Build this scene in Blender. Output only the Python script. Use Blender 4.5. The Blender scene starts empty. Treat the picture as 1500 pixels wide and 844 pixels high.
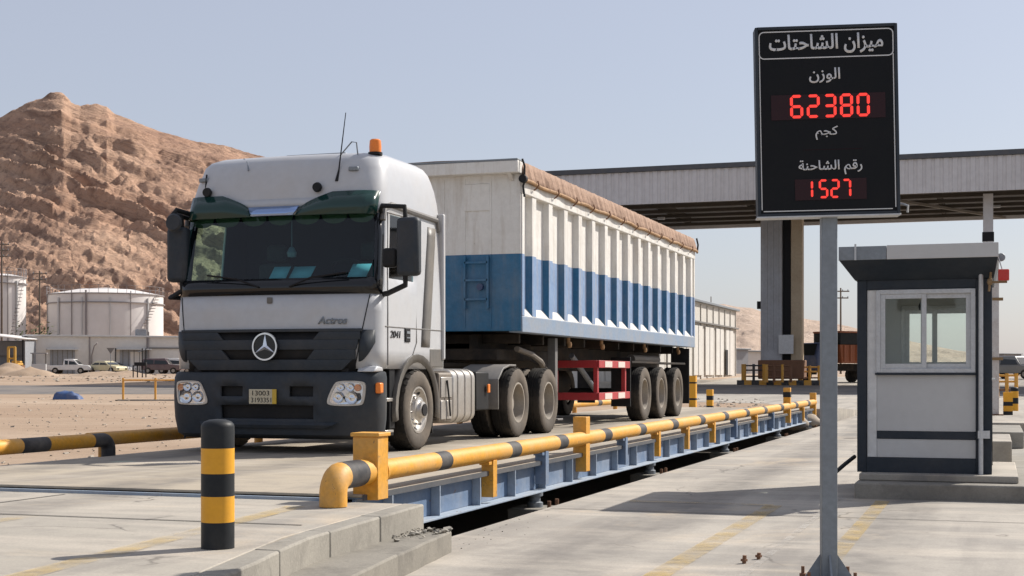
import bpy, bmesh, math, random
from mathutils import Vector, Matrix, noise as mnoise
random.seed(7)
SC = bpy.context.scene
COL = SC.collection
R = math.radians
TH = math.atan(706 / 2100.0)          # yaw of the camera against the lane direction (+Y)
CT, ST = math.cos(TH), math.sin(TH)
EYE = 1.30

# ------------------------------------------------------------------ layout helpers
def rd(r, d):
    """site survey grid (r across, d deep, turned by TH) -> world x, y"""
    return (r * CT - d * ST, r * ST + d * CT)

GH = [(-60, 0), (45, 0), (60, .06), (75, .24), (90, .53), (105, .80), (120, 1.05), (140, 1.28), (160, 1.33), (320, 1.36), (6000, 1.36)]
def gh_d(d):
    for (a, za), (b, zb) in zip(GH, GH[1:]):
        if d <= b:
            return za + (zb - za) * max(0, (d - a)) / (b - a)
    return GH[-1][1]
def gh(x, y):
    return gh_d(-x * ST + y * CT)

def at(px, d):
    """bearing px at depth d -> ground point"""
    r = (px - 750) / 2100.0 * d
    x, y = rd(r, d)
    return Vector((x, y, gh_d(d)))

# ------------------------------------------------------------------ mesh builder
class MB:
    def __init__(s):
        s.v = []; s.f = []; s.m = []
    def add(s, vs, fs, mi=0):
        o = len(s.v)
        s.v += [tuple(p) for p in vs]
        s.f += [tuple(i + o for i in f) for f in fs]
        s.m += [mi] * len(fs)
        return s
    def box(s, x0, x1, y0, y1, z0, z1, mi=0):
        vs = [(x0, y0, z0), (x1, y0, z0), (x1, y1, z0), (x0, y1, z0), (x0, y0, z1), (x1, y0, z1), (x1, y1, z1), (x0, y1, z1)]
        return s.add(vs, [(0, 3, 2, 1), (4, 5, 6, 7), (0, 1, 5, 4), (1, 2, 6, 5), (2, 3, 7, 6), (3, 0, 4, 7)], mi)
    def bar(s, p0, p1, w, h, mi=0, up=(0, 0, 1)):
        p0 = Vector(p0); p1 = Vector(p1); d = (p1 - p0).normalized(); u = Vector(up)
        if abs(d.dot(u)) > .98: u = Vector((0, 1, 0))
        a = d.cross(u).normalized() * (w / 2); b = a.cross(d).normalized() * (h / 2)
        vs = [p0 - a - b, p0 + a - b, p0 + a + b, p0 - a + b, p1 - a - b, p1 + a - b, p1 + a + b, p1 - a + b]
        return s.add(vs, [(0, 1, 2, 3), (7, 6, 5, 4), (0, 4, 5, 1), (1, 5, 6, 2), (2, 6, 7, 3), (3, 7, 4, 0)], mi)
    def cyl(s, p0, p1, r, n=16, r2=None, mi=0, caps=True):
        return s.tube([p0, p1], r, n, mi=mi, caps=caps, rr=None if r2 is None else [r, r2])
    def tube(s, path, r, n=12, mi=0, caps=True, rr=None):
        path = [Vector(p) for p in path]; o = len(s.v); u = None
        for i, p in enumerate(path):
            t = (path[min(i + 1, len(path) - 1)] - path[max(i - 1, 0)]).normalized()
            if u is None:
                u = t.cross(Vector((0, 0, 1)))
                if u.length < .05: u = t.cross(Vector((0, 1, 0)))
            u = (u - t * u.dot(t)).normalized(); w = t.cross(u)
            q = rr[i] if rr else r
            for k in range(n):
                a = 2 * math.pi * k / n
                s.v.append(tuple(p + u * (q * math.cos(a)) + w * (q * math.sin(a))))
        for i in range(len(path) - 1):
            for k in range(n):
                k2 = (k + 1) % n
                s.f.append((o + i * n + k, o + i * n + k2, o + (i + 1) * n + k2, o + (i + 1) * n + k)); s.m.append(mi)
        if caps:
            e = o + (len(path) - 1) * n
            s.f.append(tuple(range(o + n - 1, o - 1, -1))); s.m.append(mi)
            s.f.append(tuple(range(e, e + n))); s.m.append(mi)
        return s
    def lathe(s, prof, n=32, axis='z', loc=(0, 0, 0), mi=0, closed=False):
        o = len(s.v); L = Vector(loc)
        for r, h in prof:
            for k in range(n):
                a = 2 * math.pi * k / n; c, d = r * math.cos(a), r * math.sin(a)
                p = (c, d, h) if axis == 'z' else (h, c, d) if axis == 'x' else (c, h, d)
                s.v.append(tuple(L + Vector(p)))
        m = len(prof)
        for i in range(m if closed else m - 1):
            j = (i + 1) % m
            for k in range(n):
                k2 = (k + 1) % n
                s.f.append((o + i * n + k, o + i * n + k2, o + j * n + k2, o + j * n + k)); s.m.append(mi)
        return s
    def prism(s, poly, a0, a1, axis='x', mi=0):
        """extrude a 2-D outline along an axis; poly in the other two axes"""
        def P(u, v, a):
            return (a, u, v) if axis == 'x' else (u, a, v) if axis == 'y' else (u, v, a)
        n = len(poly)
        vs = [P(u, v, a0) for u, v in poly] + [P(u, v, a1) for u, v in poly]
        fs = [tuple(range(n - 1, -1, -1)), tuple(range(n, 2 * n))] + [(i, (i + 1) % n, n + (i + 1) % n, n + i) for i in range(n)]
        return s.add(vs, fs, mi)
    def grid(s, rows, mi=0):
        n = len(rows[0]); o = len(s.v)
        for r in rows: s.v += [tuple(p) for p in r]
        for i in range(len(rows) - 1):
            for k in range(n - 1):
                s.f.append((o + i * n + k, o + i * n + k + 1, o + (i + 1) * n + k + 1, o + (i + 1) * n + k)); s.m.append(mi)
        return s
    def build(s, name, mats, parent=None, loc=None, bevel=0, smooth=35, solid=0, fix=True, rot=None):
        me = bpy.data.meshes.new(name)
        me.from_pydata(s.v, [], s.f)
        if not isinstance(mats, (list, tuple)): mats = [mats]
        for m in mats: me.materials.append(m)
        for p, i in zip(me.polygons, s.m): p.material_index = i
        bm = bmesh.new(); bm.from_mesh(me)
        bmesh.ops.remove_doubles(bm, verts=bm.verts, dist=1e-5)
        if fix: bmesh.ops.recalc_face_normals(bm, faces=bm.faces)
        bm.to_mesh(me); bm.free()
        if smooth:
            for p in me.polygons: p.use_smooth = True
            me.set_sharp_from_angle(angle=R(smooth))
        o = bpy.data.objects.new(name, me); COL.objects.link(o)
        if parent is not None: o.parent = parent
        if loc is not None: o.location = loc
        if rot is not None: o.rotation_euler = rot
        if solid:
            md = o.modifiers.new('shell', 'SOLIDIFY'); md.thickness = abs(solid); md.offset = -1 if solid > 0 else 1
            if len(mats) > 1: md.material_offset = 1
        if bevel:
            md = o.modifiers.new('edge', 'BEVEL'); md.width = bevel; md.segments = 2; md.limit_method = 'ANGLE'; md.angle_limit = R(40)
        return o

def tag(o, label=None, cat=None, group=None, kind=None):
    if label: o['label'] = label
    if cat: o['category'] = cat
    if group: o['group'] = group
    if kind: o['kind'] = kind
    return o
def thing(name, label, cat, loc=(0, 0, 0), rz=0, group=None):
    o = bpy.data.objects.new(name, None); COL.objects.link(o)
    o.location = loc; o.rotation_euler = (0, 0, rz); o.empty_display_size = .2
    return tag(o, label, cat, group)
def children(o): return [c for c in bpy.data.objects if c.parent == o]
def copy_tree(o, parent=None):
    c = o.copy(); COL.objects.link(c); c.parent = parent
    for ch in children(o): copy_tree(ch, c)
    return c

# ------------------------------------------------------------------ materials
class NT:
    def __init__(s, name):
        s.m = bpy.data.materials.new(name); s.m.use_nodes = True
        s.t = s.m.node_tree; s.b = s.t.nodes['Principled BSDF']; s.out = s.t.nodes['Material Output']
    def n(s, typ, **kw):
        q = s.t.nodes.new(typ)
        for k, v in kw.items():
            if k in q.inputs: q.inputs[k].default_value = v
            else: setattr(q, k, v)
        return q
    def l(s, a, b): s.t.links.new(a, b)
    def coord(s, world=False, scale=(1, 1, 1)):
        if world: src = s.n('ShaderNodeNewGeometry').outputs['Position']
        else: src = s.n('ShaderNodeTexCoord').outputs['Object']
        mp = s.n('ShaderNodeMapping'); mp.inputs['Scale'].default_value = scale
        s.l(src, mp.inputs['Vector']); return mp.outputs[0]
    def noise(s, vec, scale, detail=6, rough=.6, dist=0):
        q = s.n('ShaderNodeTexNoise'); q.inputs['Scale'].default_value = scale; q.inputs['Detail'].default_value = detail
        q.inputs['Roughness'].default_value = rough; q.inputs['Distortion'].default_value = dist
        s.l(vec, q.inputs['Vector']); return q.outputs['Fac']
    def ramp(s, fac, stops, interp='LINEAR'):
        q = s.n('ShaderNodeValToRGB'); q.color_ramp.interpolation = interp
        e = q.color_ramp.elements
        while len(e) < len(stops): e.new(.5)
        for el, (p, c) in zip(e, stops):
            el.position = p; el.color = (c, c, c, 1) if isinstance(c, (int, float)) else (*c, 1)
        s.l(fac, q.inputs[0]); return q.outputs[0]
    def mix(s, fac, a, b, mode='MIX'):
        q = s.n('ShaderNodeMix', data_type='RGBA', blend_type=mode)
        for sock, v in ((q.inputs[0], fac), (q.inputs[6], a), (q.inputs[7], b)):
            if isinstance(v, bpy.types.NodeSocket): s.l(v, sock)
            elif isinstance(v, (int, float)): sock.default_value = v
            else: sock.default_value = (*v, 1)
        return q.outputs[2]
    def math(s, op, a, b=0.0, c=0.0):
        q = s.n('ShaderNodeMath', operation=op)
        for i, v in enumerate((a, b, c)):
            if isinstance(v, bpy.types.NodeSocket): s.l(v, q.inputs[i])
            else: q.inputs[i].default_value = v
        return q.outputs[0]
    def bump(s, h, strength=.3, dist=.01):
        q = s.n('ShaderNodeBump'); q.inputs['Strength'].default_value = strength; q.inputs['Distance'].default_value = dist
        s.l(h, q.inputs['Height']); s.l(q.outputs[0], s.b.inputs['Normal']); return q
    def base(s, c):
        if isinstance(c, bpy.types.NodeSocket): s.l(c, s.b.inputs['Base Color'])
        else: s.b.inputs['Base Color'].default_value = (*c, 1)

def paint(name, col, rough=.45, metal=0, dirt=.35, dcol=(.30, .24, .18), scale=2.2, var=.1, bump=.05, chips=0, ccol=(.12, .07, .05), coat=0, bs=40):
    t = NT(name); v = t.coord()
    n1 = t.noise(v, scale, 7, .65); n2 = t.noise(v, scale * 9, 5, .6)
    c = t.mix(t.ramp(n2, [(.3, 0), (.7, 1)]), [x * (1 - var) for x in col], [min(1, x * (1 + var)) for x in col])
    if dirt:
        c = t.mix(t.math('MULTIPLY', t.ramp(n1, [(.42, 0), (.8, 1)]), dirt), c, dcol)
    if chips:
        n3 = t.noise(v, scale * 5, 8, .75, .6)
        c = t.mix(t.ramp(n3, [(.66 - chips * .1, 0), (.69 - chips * .1, 1)]), c, ccol)
    t.base(c)
    rr = t.n('ShaderNodeMapRange'); rr.inputs[3].default_value = max(.05, rough - .1); rr.inputs[4].default_value = min(1, rough + .2)
    t.l(n1, rr.inputs[0]); t.l(rr.outputs[0], t.b.inputs['Roughness'])
    t.b.inputs['Metallic'].default_value = metal
    t.b.inputs['Coat Weight'].default_value = coat
    if bump: t.bump(t.noise(v, bs, 4, .6), bump, .01)
    return t.m

def concrete(name, a=(.36, .335, .30), b=(.48, .45, .40), stain=(.22, .20, .18), streak=True, crack=True, tracks=()):
    t = NT(name); v = t.coord(True)
    n1 = t.noise(v, .35, 8, .65, .4); n2 = t.noise(v, 3.0, 8, .7); n3 = t.noise(v, 55, 3, .7)
    c = t.mix(t.ramp(n1, [(.3, 0), (.7, 1)]), a, b)
    c = t.mix(t.math('MULTIPLY', t.ramp(n2, [(.48, 0), (.72, 1)]), .6), c, stain)
    if streak:
        vs = t.coord(True, (1.0, .10, 1))
        n4 = t.noise(vs, 1.6, 6, .6, .3)
        c = t.mix(t.math('MULTIPLY', t.ramp(n4, [(.48, 0), (.68, 1)]), .7), c, [x * .85 for x in stain])
        vt = t.coord(True, (.22, 1.3, 1))
        n5 = t.noise(vt, 1.1, 7, .65, .5)
        c = t.mix(t.math('MULTIPLY', t.ramp(n5, [(.5, 0), (.66, 1)]), .6), c, (.54, .48, .40))
    if tracks:
        sp = t.n('ShaderNodeSeparateXYZ'); t.l(v, sp.inputs[0]); nw = t.noise(t.coord(True, (1, .3, 1)), .8, 4)
        xw = t.math('ADD', sp.outputs[0], t.math('MULTIPLY', t.math('SUBTRACT', nw, .5), .7))
        for x0 in tracks:
            k = t.ramp(t.math('ABSOLUTE', t.math('SUBTRACT', xw, x0)), [(.10, 1), (.55, 0)])
            c = t.mix(t.math('MULTIPLY', k, t.math('MULTIPLY', t.ramp(n2, [(.3, .4), (.65, 1)]), .58)), c, (.11, .10, .09))
        oil = t.ramp(t.noise(v, .9, 5, .6, .8), [(.66, 0), (.74, 1)])
        c = t.mix(t.math('MULTIPLY', oil, .65), c, (.13, .115, .10))
        sand = t.ramp(t.noise(v, .45, 7, .7, 1.0), [(.56, 0), (.68, 1)])
        c = t.mix(t.math('MULTIPLY', sand, .55), c, (.52, .42, .30))
    c = t.mix(t.math('MULTIPLY', t.ramp(n3, [(.35, 0), (.65, 1)]), .28), c, [x * .6 for x in a])
    h = t.math('ADD', t.math('MULTIPLY', n2, .6), t.math('MULTIPLY', n3, .35))
    if crack:
        vo = t.n('ShaderNodeTexVoronoi', feature='DISTANCE_TO_EDGE'); vo.inputs['Scale'].default_value = .33
        wv = t.n('ShaderNodeVectorMath', operation='ADD'); nz = t.n('ShaderNodeTexNoise'); nz.inputs['Scale'].default_value = 1.3; nz.inputs['Detail'].default_value = 6
        t.l(v, nz.inputs['Vector']); t.l(v, wv.inputs[0]); t.l(nz.outputs['Color'], wv.inputs[1]); t.l(wv.outputs[0], vo.inputs['Vector'])
        k = t.ramp(vo.outputs['Distance'], [(.0, 1), (.006, 0)])
        k = t.math('MULTIPLY', k, t.ramp(t.noise(v, .5, 3), [(.5, 0), (.56, .8)]))
        c = t.mix(k, c, (.08, .07, .06))
    t.base(c); t.b.inputs['Roughness'].default_value = .9
    t.bump(h, .45, .012)
    return t.m

def simple(name, col, rough=.5, metal=0, **kw):
    t = NT(name); t.base(col); t.b.inputs['Roughness'].default_value = rough; t.b.inputs['Metallic'].default_value = metal
    return t.m

def glass(name, tint=(.35, .5, .5), gloss=1.0, base=.05):
    t = NT(name); t.t.nodes.remove(t.b)
    tr = t.n('ShaderNodeBsdfTransparent'); tr.inputs[0].default_value = (*tint, 1)
    gl = t.n('ShaderNodeBsdfGlossy'); gl.inputs['Roughness'].default_value = .03; gl.inputs[0].default_value = (gloss, gloss, gloss, 1)
    fr = t.n('ShaderNodeFresnel'); bf = t.n('ShaderNodeNewGeometry'); t.l(t.math('ADD', 1.45, t.math('MULTIPLY', bf.outputs['Backfacing'], 1 / 1.45 - 1.45)), fr.inputs[0])
    mx = t.n('ShaderNodeMixShader'); t.l(fr.outputs[0], mx.inputs[0]); t.l(tr.outputs[0], mx.inputs[1]); t.l(gl.outputs[0], mx.inputs[2])
    t.l(mx.outputs[0], t.out.inputs[0]); return t.m

def emit(name, col, strength):
    t = NT(name); t.base((.02, .005, .005)); t.b.inputs['Emission Color'].default_value = (*col, 1); t.b.inputs['Emission Strength'].default_value = strength
    return t.m

def marking(name, col):
    t = NT(name); v = t.coord(True)
    n = t.noise(v, 2.5, 8, .7); n2 = t.noise(v, 30, 4, .7)
    t.base(t.mix(t.ramp(n2, [(.3, 0), (.7, 1)]), col, [x * .8 for x in col])); t.b.inputs['Roughness'].default_value = .85
    tr = t.n('ShaderNodeBsdfTransparent'); mx = t.n('ShaderNodeMixShader')
    k = t.ramp(t.math('ADD', t.math('MULTIPLY', n, .75), t.math('MULTIPLY', n2, .25)), [(.42, .05), (.66, .62)])
    t.l(k, mx.inputs[0]); t.l(tr.outputs[0], mx.inputs[1]); t.l(t.b.outputs[0], mx.inputs[2]); t.l(mx.outputs[0], t.out.inputs[0])
    return t.m

M = {}
M['cabwhite'] = paint('cab_white_paint', (.46, .47, .485), .35, dirt=.4, dcol=(.45, .38, .30), scale=1.1, var=.04, bump=.02, coat=.3)
M['slate'] = paint('slate_bumper_plastic', (.034, .042, .052), .5, dirt=.5, dcol=(.105, .092, .08), scale=1.6, bump=.06)
M['black'] = paint('black_plastic', (.013, .014, .016), .5, dirt=.3, dcol=(.07, .06, .05), scale=3)
M['blackgloss'] = simple('gloss_black', (.008, .009, .011), .12)
M['interior'] = paint('dark_cab_interior', (.016, .024, .032), .7, dirt=0)
M['seat'] = paint('grey_seat_cloth', (.06, .065, .07), .9, dirt=0)
M['grime'] = paint('grimy_chassis_steel', (.022, .019, .017), .75, dirt=.6, dcol=(.12, .085, .055), scale=2.5, bump=.2)
M['tyre'] = paint('dusty_rubber', (.020, .019, .018), .9, dirt=.5, dcol=(.17, .14, .11), scale=2.6, bump=.15)
M['tyreside'] = paint('dusty_sidewall', (.10, .088, .076), .9, dirt=.65, dcol=(.25, .205, .16), scale=2.2, bump=.15)
M['rim'] = paint('dusty_steel_rim', (.34, .31, .27), .55, .3, dirt=.6, dcol=(.30, .235, .17), scale=4, bump=.1)
M['rimdark'] = paint('dark_dirty_rim', (.17, .15, .13), .6, .2, dirt=.7, dcol=(.24, .185, .13), scale=4, bump=.1)
M['alloy'] = paint('bare_alloy', (.52, .50, .47), .32, .75, dirt=.5, dcol=(.28, .23, .18), scale=3.5, bump=.04)
M['chrome'] = simple('chrome', (.75, .76, .78), .12, 1)
M['chromeblue'] = simple('polished_blue_strip', (.28, .38, .60), .18, .9)
M['visor'] = simple('dark_green_visor', (.010, .038, .033), .16)
M['windscreen'] = glass('tinted_windscreen', (.40, .66, .68))
M['clear'] = glass('clear_glass', (.80, .90, .74))
M['boothglass'] = glass('booth_glass', (.93, .96, .945))
M['amber'] = paint('amber_plastic', (.85, .22, .02), .3, dirt=.1, scale=8, bump=0)
M['lampamber'] = simple('pale_amber_bulb', (.75, .36, .18), .25)
M['graystripe'] = paint('grey_side_stripe', (.12, .114, .105), .45, dirt=.3, scale=2)
M['greygutter'] = paint('grey_gutter', (.15, .145, .14), .5, dirt=.3)
M['yellow'] = paint('yellow_safety_paint', (.66, .31, .025), .5, dirt=.6, dcol=(.50, .36, .20), scale=3, var=.14, bump=.12, chips=.35, ccol=(.16, .10, .06))
M['yellowclean'] = paint('bollard_yellow', (.72, .34, .012), .42, dirt=.12, scale=3, var=.05, bump=.04)
M['blackband'] = paint('worn_black_band_and_shade', (.045, .045, .048), .55, dirt=.55, dcol=(.24, .21, .18), scale=4, bump=.08)
M['bollardblack'] = paint('bollard_black', (.018, .021, .024), .45, dirt=.25, dcol=(.10, .09, .08), scale=3, bump=.05)
M['blue'] = paint('weighbridge_blue', (.12, .18, .28), .55, dirt=.7, dcol=(.36, .38, .41), scale=1.8, bump=.15, chips=.3, ccol=(.20, .13, .09))
M['paleblue'] = paint('pale_blue_flange', (.30, .37, .46), .6, dirt=.6, dcol=(.44, .41, .36), scale=2.5, bump=.15, chips=.3, ccol=(.22, .16, .11))
M['railblue'] = paint('faded_blue_rail', (.20, .27, .37), .6, dirt=.6, dcol=(.34, .31, .27), scale=2.5, bump=.15, chips=.3, ccol=(.22, .16, .11))
M['red'] = paint('red_guard_paint', (.42, .028, .035), .5, dirt=.35, dcol=(.22, .10, .08), scale=3)
M['reflector'] = paint('red_white_reflector', (.72, .62, .56), .35, dirt=.2, scale=6)
M['galv'] = paint('galvanised_grey', (.22, .245, .27), .5, .35, dirt=.35, dcol=(.15, .15, .15), scale=3, bump=.06)
M['alu'] = paint('window_aluminium', (.50, .51, .52), .4, .35, dirt=.25, scale=4, bump=.02)
M['boothnavy'] = paint('booth_dark_frame', (.026, .034, .045), .45, dirt=.25, dcol=(.12, .11, .10), scale=2)
M['boothpanel'] = paint('booth_grey_panel', (.50, .50, .495), .5, dirt=.22, dcol=(.30, .27, .23), scale=1.1, var=.03, bump=.02)
M['boothlight'] = paint('booth_light_trim', (.62, .62, .61), .5, dirt=.2, scale=1.5, bump=.02)
M['signblack'] = paint('sign_black_face', (.006, .007, .009), .6, dirt=.12, dcol=(.05, .045, .04), scale=5, bump=0)
M['signled'] = simple('led_window', (.028, .010, .012), .25)
M['lettering'] = paint('white_lettering', (.62, .62, .62), .6, dirt=.15, scale=20, bump=0)
M['led'] = emit('red_led', (1, .05, .035), .95)
M['tarp'] = paint('tan_tarpaulin', (.33, .21, .145), .85, dirt=.7, dcol=(.17, .105, .075), scale=3, var=.25, bump=.6, bs=12)
M['tarproll'] = paint('rust_orange_roll_bar', (.36, .205, .09), .7, dirt=.8, dcol=(.15, .085, .05), scale=6, var=.25, bump=.2)
M['canopy'] = paint('canopy_sheet_cladding', (.60, .58, .575), .6, dirt=.25, dcol=(.30, .27, .25), scale=.35, var=.06, bump=0)
M['canopydark'] = paint('canopy_dark_trim', (.07, .075, .085), .6, dirt=.2)
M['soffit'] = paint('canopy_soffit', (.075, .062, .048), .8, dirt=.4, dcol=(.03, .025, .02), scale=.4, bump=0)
M['pillar'] = paint('pillar_grey_steel', (.42, .425, .44), .55, dirt=.4, dcol=(.26, .20, .15), scale=.6, bump=.05)
M['pillarlit'] = paint('pillar_sunlit_tan_steel', (.46, .36, .24), .6, dirt=.4, dcol=(.26, .17, .10), scale=.8, bump=.05)  # lit copy of the pillar steel, sunlight put into the tan colour
M['dark'] = simple('near_black_steel', (.016, .016, .018), .6)
M['rust'] = paint('rusty_steel', (.20, .10, .055), .85, dirt=.5, dcol=(.10, .06, .04), scale=2, bump=.2)
M['white'] = paint('whitewashed_wall', (.60, .575, .54), .85, dirt=.35, dcol=(.42, .36, .29), scale=.25, var=.05, bump=.05)
M['tank'] = paint('white_tank_plate', (.66, .63, .61), .6, dirt=.32, dcol=(.46, .40, .35), scale=.18, var=.03, bump=0)
M['tankring'] = paint('tank_grey_fittings', (.24, .22, .22), .7, dirt=.3)
M['shed'] = paint('grey_shed_sheet', (.26, .27, .29), .7, dirt=.3, scale=.6)
M['warehouse'] = paint('warehouse_beige_sheet', (.54, .515, .47), .75, dirt=.3, dcol=(.40, .34, .27), scale=.3, bump=0)
M['warehousedoor'] = paint('warehouse_pale_door', (.60, .58, .54), .7, dirt=.3, dcol=(.4, .33, .26), scale=.6, bump=0)
M['carwhite'] = paint('white_car_paint', (.68, .67, .65), .3, dirt=.2, scale=1, coat=.5)
M['cartan'] = paint('tan_car_paint', (.34, .29, .19), .35, dirt=.3, scale=1, coat=.4)
M['caryellow'] = paint('cream_car_paint', (.60, .54, .34), .35, dirt=.2, scale=1, coat=.4)
M['cargrey'] = paint('grey_car_paint', (.16, .165, .17), .35, dirt=.25, scale=1, coat=.4)
M['carmaroon'] = paint('maroon_car_paint', (.09, .05, .055), .35, dirt=.35, scale=1, coat=.4)
M['carglass'] = simple('dark_car_glass', (.02, .024, .026), .08)
M['orange'] = paint('orange_brown_tipper', (.30, .085, .03), .6, dirt=.5, dcol=(.16, .09, .06), scale=1.2)
M['navy'] = paint('navy_cab', (.025, .05, .13), .45, dirt=.3)
M['bluebag'] = paint('blue_plastic_sheet', (.03, .075, .20), .5, dirt=.35, scale=4, bump=.3)
M['shrub'] = paint('dusty_shrub_leaf', (.085, .10, .045), .8, dirt=.4, dcol=(.16, .13, .08), scale=2, bump=0)
M['wood'] = paint('weathered_pole', (.13, .10, .075), .9, dirt=.3)
M['paper'] = simple('pale_blue_paper', (.42, .72, .80), .7)
M['redlamp'] = paint('red_siren_plastic', (.52, .02, .015), .35, dirt=.15, scale=8)
M['brass'] = paint('brown_bracket', (.22, .13, .05), .6, dirt=.4)
M['plate'] = paint('plate_cream', (.56, .50, .36), .5, dirt=.2, scale=8)
M['plateyellow'] = paint('plate_yellow', (.60, .40, .04), .5, dirt=.2, scale=8)
M['lens'] = glass('headlamp_lens', (.93, .95, .97))
M['ochre'] = paint('ochre_forklift', (.52, .28, .03), .6, dirt=.4, scale=1)
M['ladder'] = paint('ladder_white', (.55, .54, .51), .6, dirt=.4)
M['conc_road'] = concrete('road_concrete', (.28, .26, .23), (.45, .41, .35), tracks=(-2.9, -.9, 2.0, 4.2))
M['conc_slab'] = concrete('slab_concrete', (.31, .285, .245), (.44, .40, .335), tracks=(-8.8, -6.8))
M['conc_deck'] = concrete('deck_concrete', (.36, .31, .24), (.47, .405, .31), crack=False, tracks=(-8.9, -6.9))
M['conc_kerb'] = concrete('kerb_concrete', (.20, .185, .16), (.36, .335, .285), (.11, .10, .085), streak=False)
M['conc_step'] = concrete('step_concrete', (.15, .14, .12), (.30, .275, .23), (.08, .072, .062), streak=False)
M['conc_dark'] = concrete('pit_concrete', (.15, .13, .11), (.22, .19, .16), streak=False, crack=False)
M['mark'] = marking('worn_yellow_marking', (.62, .43, .13))
M['grout'] = marking('pale_grout', (.58, .55, .50))
M['joint'] = simple('dark_joint', (.035, .032, .03), .9)

for k_ in ('slate', 'black', 'signblack', 'signled', 'tyre', 'tyreside', 'grime', 'bollardblack', 'blackband', 'dark', 'interior', 'boothnavy'):
    M[k_].node_tree.nodes['Principled BSDF'].inputs['Specular IOR Level'].default_value = .2
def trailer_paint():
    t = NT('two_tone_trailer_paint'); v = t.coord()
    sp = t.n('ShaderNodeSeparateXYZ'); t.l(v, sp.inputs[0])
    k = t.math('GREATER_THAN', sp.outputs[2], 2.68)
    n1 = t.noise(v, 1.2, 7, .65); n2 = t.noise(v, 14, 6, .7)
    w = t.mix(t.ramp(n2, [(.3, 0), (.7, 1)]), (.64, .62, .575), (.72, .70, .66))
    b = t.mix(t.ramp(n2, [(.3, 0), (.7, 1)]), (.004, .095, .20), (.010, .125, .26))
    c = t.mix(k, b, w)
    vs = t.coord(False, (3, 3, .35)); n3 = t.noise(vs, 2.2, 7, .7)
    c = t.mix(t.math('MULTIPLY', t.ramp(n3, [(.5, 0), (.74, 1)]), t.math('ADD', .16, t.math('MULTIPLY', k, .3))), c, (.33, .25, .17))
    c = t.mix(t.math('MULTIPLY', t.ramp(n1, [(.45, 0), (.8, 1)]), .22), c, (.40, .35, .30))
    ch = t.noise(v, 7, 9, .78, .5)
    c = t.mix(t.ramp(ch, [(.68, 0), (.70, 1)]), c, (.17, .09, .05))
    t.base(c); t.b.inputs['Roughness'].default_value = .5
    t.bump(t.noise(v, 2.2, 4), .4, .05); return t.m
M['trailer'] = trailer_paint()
def sunlit_blue():  # side copy of the trailer paint, sunlit paleness put into its blue
    t = NT('sunlit_blue_panel'); v = t.coord()
    sp = t.n('ShaderNodeSeparateXYZ'); t.l(v, sp.inputs[0])
    k = t.math('GREATER_THAN', sp.outputs[2], 2.68)
    n2 = t.noise(v, 9, 6, .7)
    w = t.mix(t.ramp(n2, [(.3, 0), (.7, 1)]), (.64, .62, .575), (.72, .70, .66))
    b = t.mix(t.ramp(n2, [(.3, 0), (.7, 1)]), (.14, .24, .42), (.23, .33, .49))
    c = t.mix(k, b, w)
    vs = t.coord(False, (3, 3, .3)); n3 = t.noise(vs, 2.5, 7, .7)
    c = t.mix(t.math('MULTIPLY', t.ramp(n3, [(.46, 0), (.74, 1)]), .55), c, (.38, .31, .24))
    ch = t.noise(v, 7, 9, .78, .5)
    c = t.mix(t.ramp(ch, [(.68, 0), (.70, 1)]), c, (.2, .11, .06))
    t.base(c); t.b.inputs['Roughness'].default_value = .55; t.bump(t.noise(v, 2.2, 4), .5, .06); return t.m
M['trailerside'] = sunlit_blue()

def dirt_mat():
    t = NT('desert_dirt'); v = t.coord(True)
    vd = t.coord(True, (1, 1, 1)); vd.node.inputs['Rotation'].default_value = (0, 0, -TH); vd.node.inputs['Scale'].default_value = (.25, 1, 1)
    n1 = t.noise(vd, .11, 8, .65, .6); n2 = t.noise(v, 1.1, 8, .7); n3 = t.noise(v, 14, 5, .75)
    c = t.mix(t.ramp(n1, [(.35, 0), (.65, 1)]), (.29, .195, .125), (.42, .32, .23))
    c = t.mix(t.math('MULTIPLY', t.ramp(n2, [(.5, 0), (.72, 1)]), .55), c, (.24, .165, .11))
    c = t.mix(t.math('MULTIPLY', t.ramp(n3, [(.55, 0), (.7, 1)]), .45), c, (.20, .145, .10))
    t.base(c); t.b.inputs['Roughness'].default_value = .95
    t.bump(t.math('ADD', n2, t.math('MULTIPLY', n3, .3)), .8, .06); return t.m
M['dirt'] = dirt_mat()
def asphalt_mat():
    t = NT('dusty_asphalt'); v = t.coord(True); n = t.noise(v, .5, 7, .65); n2 = t.noise(v, 9, 5, .7)
    c = t.mix(t.ramp(n, [(.35, 0), (.7, 1)]), (.125, .115, .11), (.24, .205, .17)); c = t.mix(t.math('MULTIPLY', n2, .3), c, (.10, .09, .085))
    t.base(c); t.b.inputs['Roughness'].default_value = .9; return t.m
M['asphalt'] = asphalt_mat()
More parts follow.
